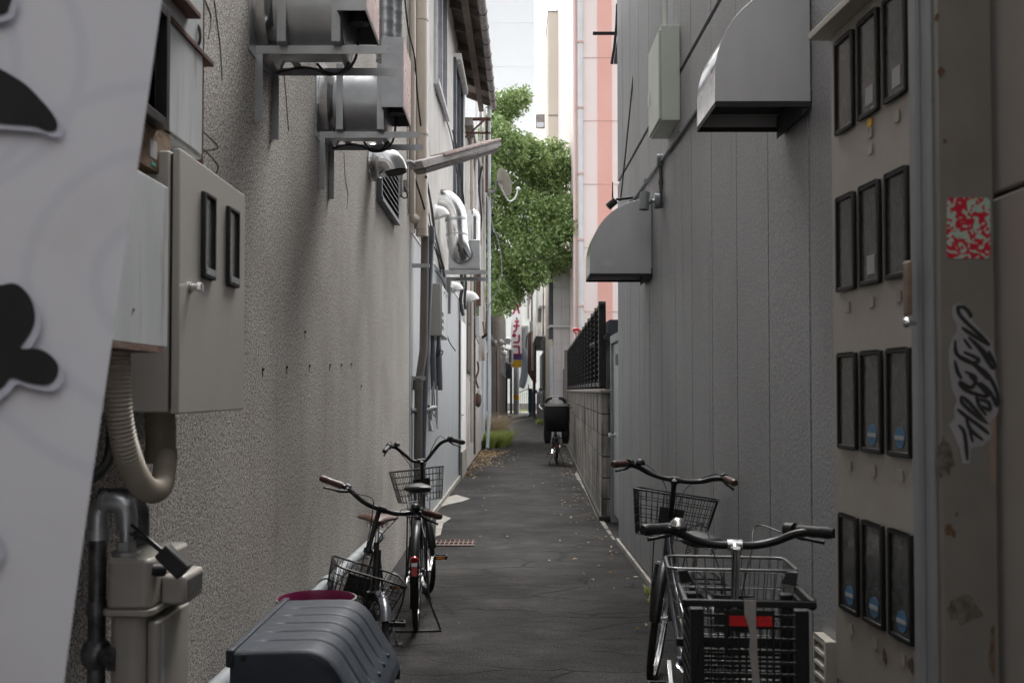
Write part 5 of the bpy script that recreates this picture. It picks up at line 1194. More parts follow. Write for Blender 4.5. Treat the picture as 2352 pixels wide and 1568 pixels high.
def bicycle(name, label, loc, rz, lean=0, R=.33, wb=1.08, steer=0, frame='black', grip='blackp', bar='flat', barz=1.02, basketspec=None, seatz=.84, sad='leather', rack=True, guard='black', stand='side', bell='chrome', lock=False, guardrear='black', barroll=0, group='bicycles parked in the alley', barw=.29, light=True, sadw=.19):
    t = thing(name, label, 'bicycle', loc, rz, group); t.rotation_euler = (lean, 0, rz)
    I = Matrix.Identity(4)
    xr, xf_ = -wb*.46, wb*.54; ax_r = Vector((xr, 0, R)); ax_f = Vector((xf_, 0, R)); bb = Vector((xr+.43, 0, .28 if R > .3 else .27))
    ht = Vector((xf_-.17, 0, R+.46 if R > .3 else R+.42)); hb = Vector((xf_-.12, 0, R+.32 if R > .3 else R+.26)); sax = (ht-hb).normalized()
    T = rot_about(hb, sax, steer)
    st = bb+Vector((-.12, 0, .36)); sx = st+(st-bb).normalized()*(seatz-.05-st.z)/((st-bb).normalized().z)
    # frame
    m = MB(); m.tube([hb+sax*-.02, ht+sax*.02], .02, 12); m.tube([bb-(st-bb)*.02, st+(st-bb).normalized()*.02], .016, 12)
    mid = hb.lerp(bb, .5)
    m.tube(smooth_path([hb+sax*.02, hb.lerp(bb, .35)+Vector((-.02, 0, -.035)), hb.lerp(bb, .75)+Vector((-.0, 0, -.03)), bb], 6), .019, 12)
    m.tube(smooth_path([ht-sax*.01, ht.lerp(bb, .35)+Vector((-.02, 0, -.03)), bb.lerp(st, .45)], 6), .014, 10)
    for s in (-1, 1):
        m.tube([bb+Vector((-.02, .035*s, 0)), bb+Vector((-.12, .05*s, .01)), ax_r+Vector((0, .06*s, 0))], .009, 8); m.tube([st+Vector((0, .014*s, -.03)), ax_r+Vector((.12, .045*s, .22*R/.33)), ax_r+Vector((0, .06*s, 0))], .0075, 8)
    m.tube([bb+Vector((0, -.035, 0)), bb+Vector((0, .035, 0))], .022, 12); m.build('frame', M_[frame], t, local=True)
    m = MB(); m.tube([st, sx], .0125, 10); m.build('seat_post', M_['chrome'], t, local=True)
    saddle(t, sx.x-.01, seatz, sad, W=sadw)
    # fork
    m = MB()
    cr = hb-sax*.03
    m.tube([cr+Vector((0, -.045, 0)), cr, cr+Vector((0, .045, 0))], .014, 8)
    for s in (-1, 1): m.tube(smooth_path([cr+Vector((0, .045*s, 0)), cr+Vector((.03, .05*s, -.15*R/.33)), ax_f+Vector((-.02, .05*s, .06)), ax_f+Vector((0, .05*s, 0))], 4), .0115, 8)
    m.xf(T).build('front_fork', M_[frame], t, local=True)
    wheel(t, 'rear_wheel', ax_r, R, I); wheel(t, 'front_wheel', ax_f, R, T)
    fender(t, ax_r, R, radians(20), radians(205), I, guardrear); fender(t, ax_f, R, radians(40), radians(172), T, guard)
    # stem and handlebar
    h0 = ht+sax*(barz-ht.z)/sax.z; h0b = h0+Vector((.05, 0, 0))
    BT = T @ rot_about(h0b, (1, 0, 0), barroll)
    m = MB(); m.tube([ht, h0-sax*.0], .0125, 12); m.tube([h0-sax*.02, h0b], [.016, .014], 10); m.tube([ht+sax*.0, ht+sax*.02], .024, 12); m.tube([h0b+Vector((0, -.022, 0)), h0b+Vector((0, .022, 0))], .018, 10); m.xf(BT).build('stem', M_['chrome' if bell == 'chrome' else 'black'], t, local=True)
    shp = {'flat': [(0, 0, 0), (0, .06, 0), (-.005, .12, .014), (-.02, .18, .04), (-.045, .235, .05), (-.08, barw+.04, .052)],
           'high': [(0, 0, 0), (.01, .05, .005), (.02, .11, .06), (.0, .17, .115), (-.06, .235, .13), (-.17, barw-.005, .11)],
           'mid': [(0, 0, 0), (.005, .06, .0), (.01, .13, .012), (-.01, .19, .035), (-.06, .25, .045), (-.15, barw, .04)]}[bar]
    half = smooth_path([Vector(p) for p in shp], 6)
    full = [Vector((p.x, -p.y, p.z)) for p in half[::-1]]+half[1:]; full = [p+h0b for p in full]
    m = MB(); m.tube(full, .0125, 10); m.xf(BT).build('handlebar', M_['black'], t, local=True)
    for s in (1, -1):
        e = [Vector((p.x, p.y*s, p.z))+h0b for p in half]; tip = e[-1]; dr = (e[-1]-e[-7]).normalized(); g0 = tip-dr*.115
        m = MB(); rr_ = [.0165, .018, .017, .0175, .0165, .018, .0185, .014]; m.tube([g0.lerp(tip+dr*.008, i/7) for i in range(8)], rr_, 12); gp = m.xf(BT).build('grip', M_[grip], t, local=True)
        m = MB(); q = g0-dr*.025; m.tube([q-dr*.018, q+dr*.012], .022, 10); m.tube([q, q+Vector((.035, 0, -.012))], .013, 8)
        l0 = q+Vector((.04, 0, -.015)); m.tube(smooth_path([l0, l0+dr*.04+Vector((.012, 0, -.012)), l0+dr*.09+Vector((.005, 0, -.018)), l0+dr*.125+Vector((.012, 0, -.022))], 4), [.008]*6+[.0055]*6+[.007], 8)
        m.xf(BT).build('brake_lever', M_['blackp'], t, local=True)
        m = MB(); m.tube(smooth_path([l0-dr*.03, l0-dr*.12+Vector((.03, 0, .01)), h0b+Vector((.09, .06*s, -.03)), h0+Vector((.09, .025*s, -.16)), cr+Vector((.04, .02*s, .02))], 6), .0026, 5); m.xf(BT).build('brake_cable', M_['cable'], t, local=True)
    s_b = 1; e = [Vector((p.x, p.y*s_b, p.z))+h0b for p in half]; q = e[-14]
    m = MB(); m.lathe([(0, .03), (.012, .028), (.022, .018), (.025, .006), (.022, .0), (0, 0)], Matrix.Translation(q+Vector((0, 0, .016))), 16); m.tube([q, q+Vector((0, 0, .02))], .006, 6); m.xf(BT).build('bell', M_[bell], t, local=True)
    if basketspec:
        w_, d_, h_, rz_, tilt, mtb, xo_ = basketspec; basket(t, h0b.x+xo_+d_/2, rz_, w_, d_, h_, BT, mtb, tilt=tilt)
        m = MB()
        for s in (-1, 1): m.tube([Vector((h0b.x+xo_+d_*.6, .09*s, rz_-h_)), ax_f+Vector((0, .055*s, 0))], .003, 6)
        m.xf(T).build('basket_stay', M_['black'], t, local=True)
    if light:
        m = MB(); lq = ax_f+Vector((-.06, -.06, .11)); m.tube([lq+Vector((-.03, 0, 0)), lq+Vector((.03, 0, 0))], [.018, .025], 12); m.xf(T).build('headlight', M_['chrome'], t, local=True)
    # crank, chain case, pedals
    m = MB(); pl = [(ax_r.x+.0, R-.035), (ax_r.x-.04, R), (ax_r.x, R+.035), (bb.x, bb.z+.085), (bb.x+.07, bb.z+.05), (bb.x+.09, bb.z), (bb.x+.06, bb.z-.06), (bb.x, bb.z-.085)]
    m.prism(pl, lambda a, b, tt: (a, tt, b), -.062, -.045); m.build('chain_case', M_['black'], t, local=True, bevel=.006)
    ca = radians(25)
    for s in (-1, 1):
        dcr = Vector((cos(ca), 0, sin(ca)))*(.165*-s); m = MB(); m.bar(bb+Vector((0, .07*s, 0)), bb+dcr+Vector((0, .085*s, 0)), .014, .02, (0, 1, 0)); m.build('crank', M_['chrome'], t, local=True, bevel=.002)
        pc = bb+dcr+Vector((0, .14*s, 0)); m = MB()
        m.box(pc.x-.04, pc.x-.028, pc.y-.045, pc.y+.045, pc.z-.012, pc.z+.012); m.box(pc.x+.028, pc.x+.04, pc.y-.045, pc.y+.045, pc.z-.012, pc.z+.012); m.box(pc.x-.028, pc.x+.028, pc.y+.037, pc.y+.045, pc.z-.012, pc.z+.012); m.box(pc.x-.028, pc.x+.028, pc.y-.045, pc.y-.037, pc.z-.012, pc.z+.012); m.tube([pc-Vector((0, .05, 0)), pc+Vector((0, .045, 0))], .008, 6); m.box(pc.x-.028, pc.x+.028, pc.y-.012, pc.y+.012, pc.z-.006, pc.z+.006)
        pd = m.build('pedal', M_['blackp'], t, local=True); m = MB(); m.box(pc.x-.0415, pc.x-.0402, pc.y-.028, pc.y+.028, pc.z-.008, pc.z+.008); m.build('reflector', M_['orange'], pd, local=True)
    if rack:
        zr = R*2+.06; m = MB()
        loop = [(st.x-.04, .04, zr), (st.x-.1, .06, zr), (xr-.12, .06, zr), (xr-.16, .03, zr), (xr-.16, -.03, zr), (xr-.12, -.06, zr), (st.x-.1, -.06, zr), (st.x-.04, -.04, zr)]
        m.tube(smooth_path(loop, 3), .005, 6)
        for x in (-.05, .05): m.tube([(xr+x, .06, zr), (xr+x, -.06, zr)], .004, 6)
        for s in (-1, 1): m.tube([(xr+.02, .06*s, zr), ax_r+Vector((0, .065*s, 0))], .005, 6)
        m.tube([(st.x-.04, 0, zr), (xr-.15, 0, zr)], .004, 6); m.build('rack', M_['black'], t, local=True)
    m = MB(); rx = xr-R*cos(radians(25))-.02; m.tube([(rx+.0, 0, R+R*.48), (rx-.015, 0, R+R*.48-.008)], .022, 14); m.build('rear_reflector', M_['red'], t, local=True)
    m = MB(); m.tube([ax_r+Vector((.02, .055, .03)), ax_r+Vector((.09, .055, .03)), ax_r+Vector((.1, -.02, .035))], .007, 6); m.build('wheel_lock', M_['blackp'], t, local=True)
    m = MB()
    if stand == 'double':
        m.tube(smooth_path([ax_r+Vector((0, .07, 0)), (xr-.05, .085, .18), (xr-.09, .15, .02), (xr-.10, .13, .007), (xr-.10, -.13, .007), (xr-.09, -.15, .02), (xr-.05, -.085, .18), ax_r+Vector((0, -.07, 0))], 5), .0065, 8)
    else:
        m.tube([ax_r+Vector((.03, .07, -.01)), ax_r+Vector((.0, .16, -R+.012)), ax_r+Vector((-.03, .18, -R+.01))], .008, 8)
    m.build('kickstand', M_['chrome' if stand != 'double' else 'black'], t, local=True)
    if lock:
        m = MB(); m.tube(arc((xr+.02, .02, R+.02), .12, 0, 2*pi*.97, 20, (1, 0, 0), (0, .3, 1)), .007, 6); m.build('cable_lock', M_['cable'], t, local=True)
    t['wb'] = 0; del t['wb']
    return t
# L2: far left, facing away, steered left
wb = 1.08; 
def place(xy, rz, wb, back=True): # ground contact of the rear wheel -> root location
    f = Vector((cos(rz), sin(rz))); p = Vector(xy)+f*(wb*.46); return (p.x, p.y, 0)
rzb = radians(90+3)
L2 = bicycle('city_bicycle', 'black city bicycle facing away by the stucco wall with wire basket and black saddle', place((-.603, 6.33), rzb, wb), rzb, radians(0), steer=radians(16), bar='high', barz=.99, seatz=.88, basketspec=(.37, .28, .23, .93, .08, 'black', .03), stand='double', bell='black')
# rear fender white/red patch and colourful reflector
m = MB(); 
for (a0, a1, mt, nm) in ((152, 161, 'white', 'white_patch'), (161.5, 170, 'red', 'red_patch')):
    m = MB(); c = Vector((-wb*.46, 0, .33)); A_ = []; 
    for s_ in (-1, 1):
        A_.append([c+Vector((cos(radians(a))*.352, .017*s_, sin(radians(a))*.352)) for a in (a0, a1)])
    m.add([A_[0][0], A_[0][1], A_[1][1], A_[1][0]]+[p+(p-c).normalized()*.002 for p in (A_[0][0], A_[0][1], A_[1][1], A_[1][0])], [(0, 1, 2, 3), (7, 6, 5, 4), (0, 4, 5, 1), (1, 5, 6, 2), (2, 6, 7, 3), (3, 7, 4, 0)]); m.build(nm, M_[mt], L2, local=True)
# L1: near left, facing the camera, brown grips, small wheels
rzn = radians(-90+8); fwd = Vector((cos(rzn), sin(rzn)))
hp = Vector((-.715, 5.05)); 
wb1 = 1.0; xs = (wb1*.54-.17+.02); loc = hp-fwd*xs
L1 = bicycle('small_wheel_bicycle', 'small wheeled bicycle facing the camera with brown grips and a tilted black basket', (loc.x, loc.y, 0), rzn, radians(-3), R=.25, wb=wb1, steer=radians(12), bar='flat', barz=.895, seatz=.79, sad='brown', grip='brown', sadw=.24, guard='greyframe', guardrear='greyframe', basketspec=(.36, .26, .20, .61, .05, 'black', .05), stand='side', bell='black', barroll=radians(-13), rack=False)
# R2: far right, facing away, steered right, brown grips
rzc = radians(90+1.5)
R2 = bicycle('grey_bicycle', 'grey framed bicycle facing away with brown grips and a black basket by the grey wall', (.765, 4.58, 0), rzc, radians(2), steer=radians(-17), frame='greyframe', bar='mid', barz=1.06, seatz=.88, grip='brown', basketspec=(.42, .30, .22, .98, .05, 'black', .05), stand='side', bell='blackp', sad='leather', wb=1.06)
m = MB(); m.tube(smooth_path([(-.12, .05, .86), (-.05, .02, .9), (.0, -.03, .86), (-.07, -.05, .82)], 5), .03, 8)
# R1: near right with crate
rzd = radians(90-7)
fwd = Vector((cos(rzd), sin(rzd))); hp = Vector((.682, 3.08)); xs = (wb*.54-.17+.0); loc = hp-fwd*xs
R1 = bicycle('crate_bicycle', 'nearest black bicycle facing away with a grey rimmed wire basket and silver bell', (loc.x, loc.y, 0), rzd, radians(0), steer=radians(0), bar='flat', barz=1.03, seatz=.80, grip='blackp', basketspec=(.395, .32, .25, .945, .04, 'greywire', .05), stand='double', bell='chrome', barw=.232)
# gear shifter on the right grip
m = MB(); 
# crate on the rear rack of R1
def crate():
    cpos = P(1722, 1480, 2.2)
    t = thing('black_crate', 'black slatted plastic crate with a red label and pale ribbon on the nearest bicycle', 'crate', (cpos.x, 2.2, .76), radians(-5))
    W, D, H = .138, .10, .26; zt = P(1727, 1377, 2.2).z-.76
    H = zt; mt = M_['crate']
    m = MB(); w_ = W*.93; d0 = 0
    # front (near) wall at y=0, far wall at y=2D
    m.box(-W-.006, W+.006, -.006, .006, H-.016, H); m.box(-W-.006, W+.006, 2*D-.006, 2*D+.006, H*.45, H*.45+.02)
    m.box(-W-.006, -W+.006, .006, 2*D-.006, H-.022, H); m.box(W-.006, W+.006, .006, 2*D-.006, H-.022, H)
    m.build('rim', mt, t, local=True, bevel=.003)
    for sx in (-1, 1):
        for y0, sy in ((2*D, -1),):
            m = MB(); m.hexa([(sx*(W-.004), y0, H), (sx*(W-.035), y0, H), (sx*(W-.035), y0+sy*.004, H), (sx*(W-.004), y0+sy*.03, H)], [(sx*(W+.004), y0-sy*.004, H+.03), (sx*(W-.02), y0-sy*.002, H+.028), (sx*(W-.02), y0+sy*.002, H+.028), (sx*(W+.002), y0+sy*.022, H+.03)]); m.build('corner_lug', mt, t, local=True, bevel=.0015)
    m = MB(); m.box(-w_, w_, 0, 2*D, 0, .006)
    for sx in (-1, 1):
        for y0 in (0, 2*D-.028): m.box(min(sx*w_, sx*(w_-.03)), max(sx*w_, sx*(w_-.03)), y0, y0+.028, .006, H-.022)
    m.build('base', mt, t, local=True, bevel=.002)
    def side(px0, px1, fn, panel):
        m = MB(); nz = 9
        for k in range(nz+1):
            z = .012+(H-.05)*k/nz
            a, b = fn(px0, z), fn(px1, z+.006); m.box(min(a[0], b[0]), max(a[0], b[0]), min(a[1], b[1]), max(a[1], b[1]), z, z+.0065)
        nv = 13
        for k in range(1, nv):
            p = px0+(px1-px0)*k/nv; a, b = fn(p-.0016, 0), fn(p+.0016, 0)
            m.box(min(a[0], b[0])+(.0005 if panel else 0), max(a[0], b[0])-(.0005 if panel else 0), min(a[1], b[1])+.0004, max(a[1], b[1])-.0004, .006, H-.022)
        m.build('slatted_side', mt, t, local=True)
    for y0 in (.0, 2*D-.004): side(-w_+.03, w_-.03, lambda p, z, y0=y0: (p, y0 if z < .0061 or True and False else y0+.004*(z*0+1) if False else y0), True) if False else None
    for y0, HH in ((0.0, H), (2*D-.004, H*.52)):
        m = MB()
        for k in range(10): z = .012+(HH-.05)*k/9; m.box(-w_+.03, w_-.03, y0, y0+.004, z, z+.0065)
        for k in range(1, 13): x = -w_+.03+(2*w_-.06)*k/13; m.box(x-.0016, x+.0016, y0+.0006, y0+.0034, .006, HH-.022)
        m.build('slatted_side', mt, t, local=True)
    for x0 in (-w_, w_-.004):
        m = MB()
        for k in range(10): z = .012+(H-.05)*k/9; m.box(x0, x0+.004, .028, 2*D-.028, z, z+.0065)
        for k in range(1, 13): y = .028+(2*D-.056)*k/13; m.box(x0+.0006, x0+.0034, y-.0016, y+.0016, .006, H-.022)
        m.build('slatted_side', mt, t, local=True)
    zl = H-.03
    m = MB(); m.box(-.052, .052, -.004, -.0015, zl-.085, zl-.078); m.box(-.052, -.047, -.004, -.0015, zl-.078, zl-.03); m.box(.047, .052, -.004, -.0015, zl-.078, zl-.03); m.box(-.052, .052, -.004, -.0015, zl-.0295, zl+.008); m.build('grab_frame', mt, t, local=True, bevel=.0015)
    m = MB(); m.box(-.044, .048, -.0055, -.0042, zl-.026, zl-.004); m.build('red_label', M_['red'], t, local=True)
    m = MB(); V = []; F = []
    path = [(-.0, .0095, H+.002, .016), (-.0, -.0085, H+.002, .016), (.0, -.0095, H-.03, .0155), (.004, -.0105, H-.055, .010), (.007, -.0095, H-.075, .009), (.006, -.0085, H-.11, .011), (.010, -.008, H-.15, .009), (.014, -.0085, H-.2, .012)]
    for x, y, z, hw in path: V += [(x-hw*.8, y, z), (x+hw*.8, y, z)]
    n = len(V); V += [(x, y-.0012, z) for x, y, z in V]
    for i in range(len(path)-1): F += [(2*i, 2*i+1, 2*i+3, 2*i+2), (n+2*i, n+2*i+2, n+2*i+3, n+2*i+1), (2*i, 2*i+2, n+2*i+2, n+2*i), (2*i+1, n+2*i+1, n+2*i+3, 2*i+3)]
    m.add(V, F, True); m.build('ribbon', M_['ribbon'], t, local=True)
crate()
# white cover/bag? rear wheel lies behind the crate
# child seat bicycle far away
q = (.905, 20.3); rze = radians(90-1)
CS = bicycle('child_seat_bicycle', 'black bicycle with a bulky covered rear child seat parked along the block wall', place(q, rze, 1.1), rze, 0, R=.26, wb=1.1, steer=radians(0), bar='mid', barz=1.06, seatz=.80, basketspec=(.36, .3, .25, 1.0, 0, 'blackp', .05), stand='double', guard='black', guardrear='black', rack=True)
def loft(par, name, secs, mt, n=6, bevel=0):
    m = MB(); V = []; F = []
    for (x, z, hw, hd, r) in secs: V += [(x+a, b, z) for a, b in rrect(hd, hw, r, n)]
    k = len(V)//len(secs)
    for i in range(len(secs)-1):
        for j in range(k): F.append((i*k+j, i*k+(j+1) % k, (i+1)*k+(j+1) % k, (i+1)*k+j))
    F += [tuple(range(k))[::-1], tuple((len(secs)-1)*k+j for j in range(k))]
    m.add(V, F, True); return m.build(name, mt, par, local=True, sharp=50)
loft(CS, 'rear_child_seat', [(-.50, .66, .19, .13, .07), (-.54, .72, .25, .17, .08), (-.56, .95, .265, .18, .08), (-.58, 1.12, .262, .17, .08), (-.58, 1.19, .25, .15, .07), (-.58, 1.20, .22, .12, .06)], M_['crate'])
m = MB(); m.tube(smooth_path([(-.45, .25, 1.12), (-.42, .255, 1.2), (-.75, .255, 1.215), (-.76, 0, 1.215), (-.75, -.255, 1.215), (-.42, -.255, 1.2), (-.45, -.25, 1.12)], 5), .014, 8); m.build('seat_rim', M_['blackp'], CS, local=True)
for s in (-1, 1): loft(CS, 'leg_guard', [(-.44, .42, .045, .09, .03), (-.45, .44, .06, .12, .03), (-.48, .60, .08, .15, .04), (-.52, .78, .075, .15, .04)], M_['lidbody']) .location.y = .185*s
m = MB(); m.box(-.7395, -.7375, -.05, .05, .965, .995); m.build('red_badge', M_['redbadge'] if 'redbadge' in M_ else M_['red'], CS, local=True)
m = MB(); m.tube(smooth_path([(.3, .2, 1.0), (.3, .22, 1.2), (.3, .15, 1.32), (.3, 0, 1.34), (.3, -.15, 1.32), (.3, -.22, 1.2), (.3, -.2, 1.0)], 5), .035, 8); m.build('front_seat_hoop', M_['blackp'], CS, local=True)
m = MB(); m.box(.255, .262, -.07, .07, 1.30, 1.35); m.box(-.76, -.75, -.07, .07, 1.221, 1.225); m.build('silver_panel', M_['white'], CS, local=True)
m = MB()
for s in (-1, 1): m.tube([(.18, .32*s, 1.2), (.12, .34*s, 1.16), (.1, .28*s, 1.1)], .02, 6)
m.build('mirror', M_['chrome'], CS, local=True)
# ================================================================ BINS, FAR THINGS, PLANTS
# storage box lid
t = thing('ribbed_storage_bin', 'slate grey plastic storage bin with a ribbed sloping lid at the bottom left', 'bin', (-.6, 3.3, 0))
Y0, Y1 = 2.90, 3.62; xl = -.815
prof = [(xl, .745)]
prof += [(-.62+.0, .75)]
prof += [(-.60+.11*sin(a), .64+.11*cos(a)) for a in [radians(x) for x in range(8, 61, 8)]]
xe = -.60+.11*sin(radians(56)); ze = .64+.11*cos(radians(56))
prof += [(xe+.085, ze-.135), (xe+.10, ze-.165), (xe+.105, ze-.20)]
poly = prof+[(xe+.105, .44), (xl, .44)]
m = MB()
# lid surface with five pressed grooves: loft along y with groove depth
ny = 150; V = []; F = []
cum = [0]
for a, b in zip(prof[:-1], prof[1:]): cum.append(cum[-1]+math.hypot(b[0]-a[0], b[1]-a[1]))
tot = cum[-1]; K = 46
def pr(s):
    for i in range(len(prof)-1):
        if cum[i+1] >= s:
            u = (s-cum[i])/max(cum[i+1]-cum[i], 1e-9); a, b = prof[i], prof[i+1]; tx, tz = b[0]-a[0], b[1]-a[1]; l = math.hypot(tx, tz)
            return a[0]+tx*u, a[1]+tz*u, -tz/l*-1, tx/l
    a, b = prof[-2], prof[-1]; tx, tz = b[0]-a[0], b[1]-a[1]; l = math.hypot(tx, tz); return b[0], b[1], tz/l*-1, tx/l
for j in range(ny+1):
    y = Y0+(Y1-Y0)*j/ny; e = min(y-Y0, Y1-y); dz = -.012*max(0, 1-e/.02)**2
    for i in range(K+1):
        s = tot*i/K; x, z, nx_, nz_ = pr(s)
        gd = 0
        for q in range(5):
            yc = Y0+.13+q*.112
            if abs(y-yc) < .016 and .055 < s < tot-.10:
                ed = min(1, (s-.055)/.02, (tot-.10-s)/.02); gd = -.011*ed*(.5+.5*cos(pi*(y-yc)/.016))
        V.append((x+(-nz_*0+(-( -nx_)))*0+gd*(.0 if nz_ > .99 else .6), y, z+dz+gd*nz_))
for j in range(ny):
    for i in range(K): a = j*(K+1)+i; F.append((a, a+1, a+K+2, a+K+1))
m.add(V, F, True)
for yy, fl in ((Y0, 0), (Y1, ny)):
    idx = [fl*(K+1)+i for i in range(K+1)]; b = len(m.v); m.v += [Vector((xe+.105, yy, .46)), Vector((xl, yy, .46))]; m.f.append(idx+[b, b+1]); m.sm.append(False); m.mi.append(0)
m.build('lid', M_['lid'], t, sharp=50)
m = MB(); m.box(xl-.012, xl+.012, Y0-.006, Y1+.006, .70, .752); m.build('hinge_edge', M_['lid'], t, bevel=.006)
m = MB(); m.box(xl+.01, xe+.09, Y0+.012, Y1-.012, 0.0, .46); m.build('body', M_['lidbody'], t, bevel=.01)
m = MB(); c = Vector((xl+.04, Y0-.001, .728)); m.box(c.x-.008, c.x+.008, Y0-.003, Y0+.001, .722, .738); m.build('slot', M_['dark'], t)
for q in range(5):
    yc = Y0+.13+q*.112; x, z, _, _ = pr(tot-.085); m = MB(); m.ell((x, yc, z), (.009, .009, .009), 10, 8); m.build('moulded_knob', M_['lid'], t)
x, z, _, _ = pr(tot-.06); m = MB(); m.add([(x-.03, Y0+.13, z+.052), (x+.008, Y0+.2, z-.008), (x+.012, Y0+.1, z-.02), (x-.005, Y0+.05, z+.0)], [(0, 1, 2, 3)]); 
m = MB(); P0 = pr(tot-.12); P1_ = pr(tot-.065); m.hexa([(P0[0]+.002, Y0+.11, P0[1]+.002), (P0[0]+.002, Y0+.135, P0[1]+.002), (P1_[0]+.002, Y0+.15, P1_[1]+.002), (P1_[0]+.002, Y0+.07, P1_[1]+.002)], [(P0[0]+.004, Y0+.11, P0[1]+.003), (P0[0]+.004, Y0+.135, P0[1]+.003), (P1_[0]+.004, Y0+.15, P1_[1]+.003), (P1_[0]+.004, Y0+.07, P1_[1]+.003)]); m.build('orange_sticker', M_['orange'], t)
# round tub
c = P(727, 1372, 3.95); 
t = thing('magenta_tub', 'round dark tub with a magenta inside standing behind the ribbed storage bin', 'tub', (c.x, c.y, 0))
Mx = Matrix.Translation((c.x, c.y, 0)); zt = c.z
m = MB(); m.lathe([(0, 0), (.115, 0), (.148, zt-.01), (.158, zt-.008), (.158, zt), (.150, zt+.001)], Mx, 40); m.build('shell', M_['graybin'], t)
m = MB(); m.lathe([(.150, zt+.002), (.145, zt-.01), (.142, zt-.035), (0, zt-.04)], Mx, 40); m.build('inner_lid', M_['magenta'], t)
# drain grate
a = gp(1002, 1252); b = gp(1090, 1235)
t = thing('drain_grate', 'rusty metal drain grate set in the asphalt beside the left bicycle', 'drain grate', (a[0], a[1], 0))
x0, x1, y0, y1 = a[0]-.02, -.36, 9.62, 9.98
m = MB(); m.box(x0, x1, y0, y0+.02, .001, .012); m.box(x0, x1, y1-.02, y1, .001, .012)
k = 0
while x0+k*.045 < x1: m.box(x0+k*.045, x0+k*.045+.012, y0+.02, y1-.02, .001, .011); k += 1
m.box(x0, x1, (y0+y1)/2-.006, (y0+y1)/2+.006, .0015, .0105); m.build('bars', M_['rust'], t); m = MB(); m.box(x0, x1, y0+.001, y1-.001, .0005, .0009); m.build('dark_pit', M_['dark'], t)
# tanks
for (u, Y, lab) in ((1250, 48, 'grey gas cylinder nearer the child seat bicycle'), (1241, 50.5, 'grey gas cylinder half behind the nearer one at the end of the alley')):
    x = P(u, 900, Y).x
    t = thing('gas_cylinder', lab, 'gas cylinder', (x, Y, 0), 0, 'gas cylinders at the far right')
    m = MB(); m.lathe([(0, 0), (.17, 0), (.19, .06), (.19, 1.25), (.17, 1.38), (.10, 1.46), (.05, 1.48), (0, 1.48)], Matrix.Translation((0, 0, 0)), 24); m.build('tank_body', M_['tank'], t, local=True)
    m = MB(); m.lathe([(.08, 1.46), (.09, 1.6), (.085, 1.6), (.075, 1.46)], Matrix.Identity(4), 14); m.tube([(0, 0, 1.48), (0, 0, 1.55)], .025, 8); m.build('valve_guard', M_['tank'], t, local=True)
# blue pipe / bins
x = P(1229, 900, 54).x
t = thing('blue_water_post', 'bright blue standpipe with a teal foot beside the gas cylinders', 'standpipe', (x, 54, 0))
m = MB(); m.tube(smooth_path([(x-.1, 54, .1), (x-.1, 54, 1.3), (x-.04, 54, 1.42), (x+.12, 54, 1.42)], 5), .1, 12); m.build('pipe', M_['bluep'], t); m = MB(); m.box(x-.24, x+.06, 53.85, 54.15, 0, .12); m.build('foot', M_['teal'], t)
m = MB(); m.box(x-.3, x-.1, 56, 56.4, 0, 1.55); m.box(x-.31, x-.09, 55.98, 56.42, 1.55, 1.6); tag(m.build('green_bin', M_['green'], bevel=.02), 'tall dark green bin behind the blue standpipe', 'bin')
# red rusty awning sheet and pole
t = thing('rusty_awning', 'curved rusty red sheet awning jutting from the right buildings far away', 'awning', (1.3, 57, 2))
m = MB(); pts = [(1212, 770), (1222, 758), (1230, 752), (1230, 880), (1222, 874), (1212, 856)]
m.prism([(P(u, v, 57).x, P(u, v, 57).z) for u, v in pts], lambda a, b, tt: (a, tt, b), 55, 57.2); m.build('sheet', M_['rust'], t)
m = MB(); m.tube(smooth_path([P(1208, 800, 56.9), P(1210, 775, 56.9), P(1222, 755, 56.9)], 5), .04, 6); m.build('edge_tube', M_['dark'], t)
m = MB(); m.tube([P(1224, 560, 52), P(1224, 745, 52)], .10, 8); m.build('red_part', M_['rust']); rp = bpy.data.objects[-1] if False else None
o = [x for x in COL.objects if x.name == 'red_part'][0]; o.name = 'rust_pole'; tag(o, 'tall rust red pole rising beside the pale building above the rusty awning', 'pole')
m = MB(); m.tube([P(1224, 745, 52), P(1224, 850, 52)], .09, 8); m.box(P(1216, 0, 52).x, P(1232, 0, 52).x, 51.8, 52.1, P(0, 762, 52).z, P(0, 738, 52).z); m.build('grey_lower_part', M_['gutter'], o)
m = MB(); m.tube([P(1227, 870, 52), (P(1227, 870, 52).x, 52, 0)], .09, 6); tag(m.build('red_post', M_['rust']), 'short red post standing behind the gas cylinders', 'post')
# utility pole
x = P(1186, 900, 62.5).x
t = thing('utility_pole', 'concrete utility pole with a yellow and black striped band below the sign', 'utility pole', (x, 62.5, 0))
m = MB(); m.tube([(x, 62.5, 0), (x, 62.5, 9)], [.19, .14], 16); m.build('pole', M_['pole'], t)
m = MB(); z0 = P(0, 918, 62.5).z; z1 = P(0, 906, 62.5).z; m.lathe([(.192, z0), (.196, z0), (.196, z1), (.19, z1)], Matrix.Translation((x, 62.5, 0)), 16); bd = m.build('yellow_band', M_['yellow'], t)
for k in range(3): m = MB(); m.box(x-.1+k*.09, x-.07+k*.09, 62.29, 62.3, z0+.03, z1-.03); m.build('black_mark', M_['black'], bd)
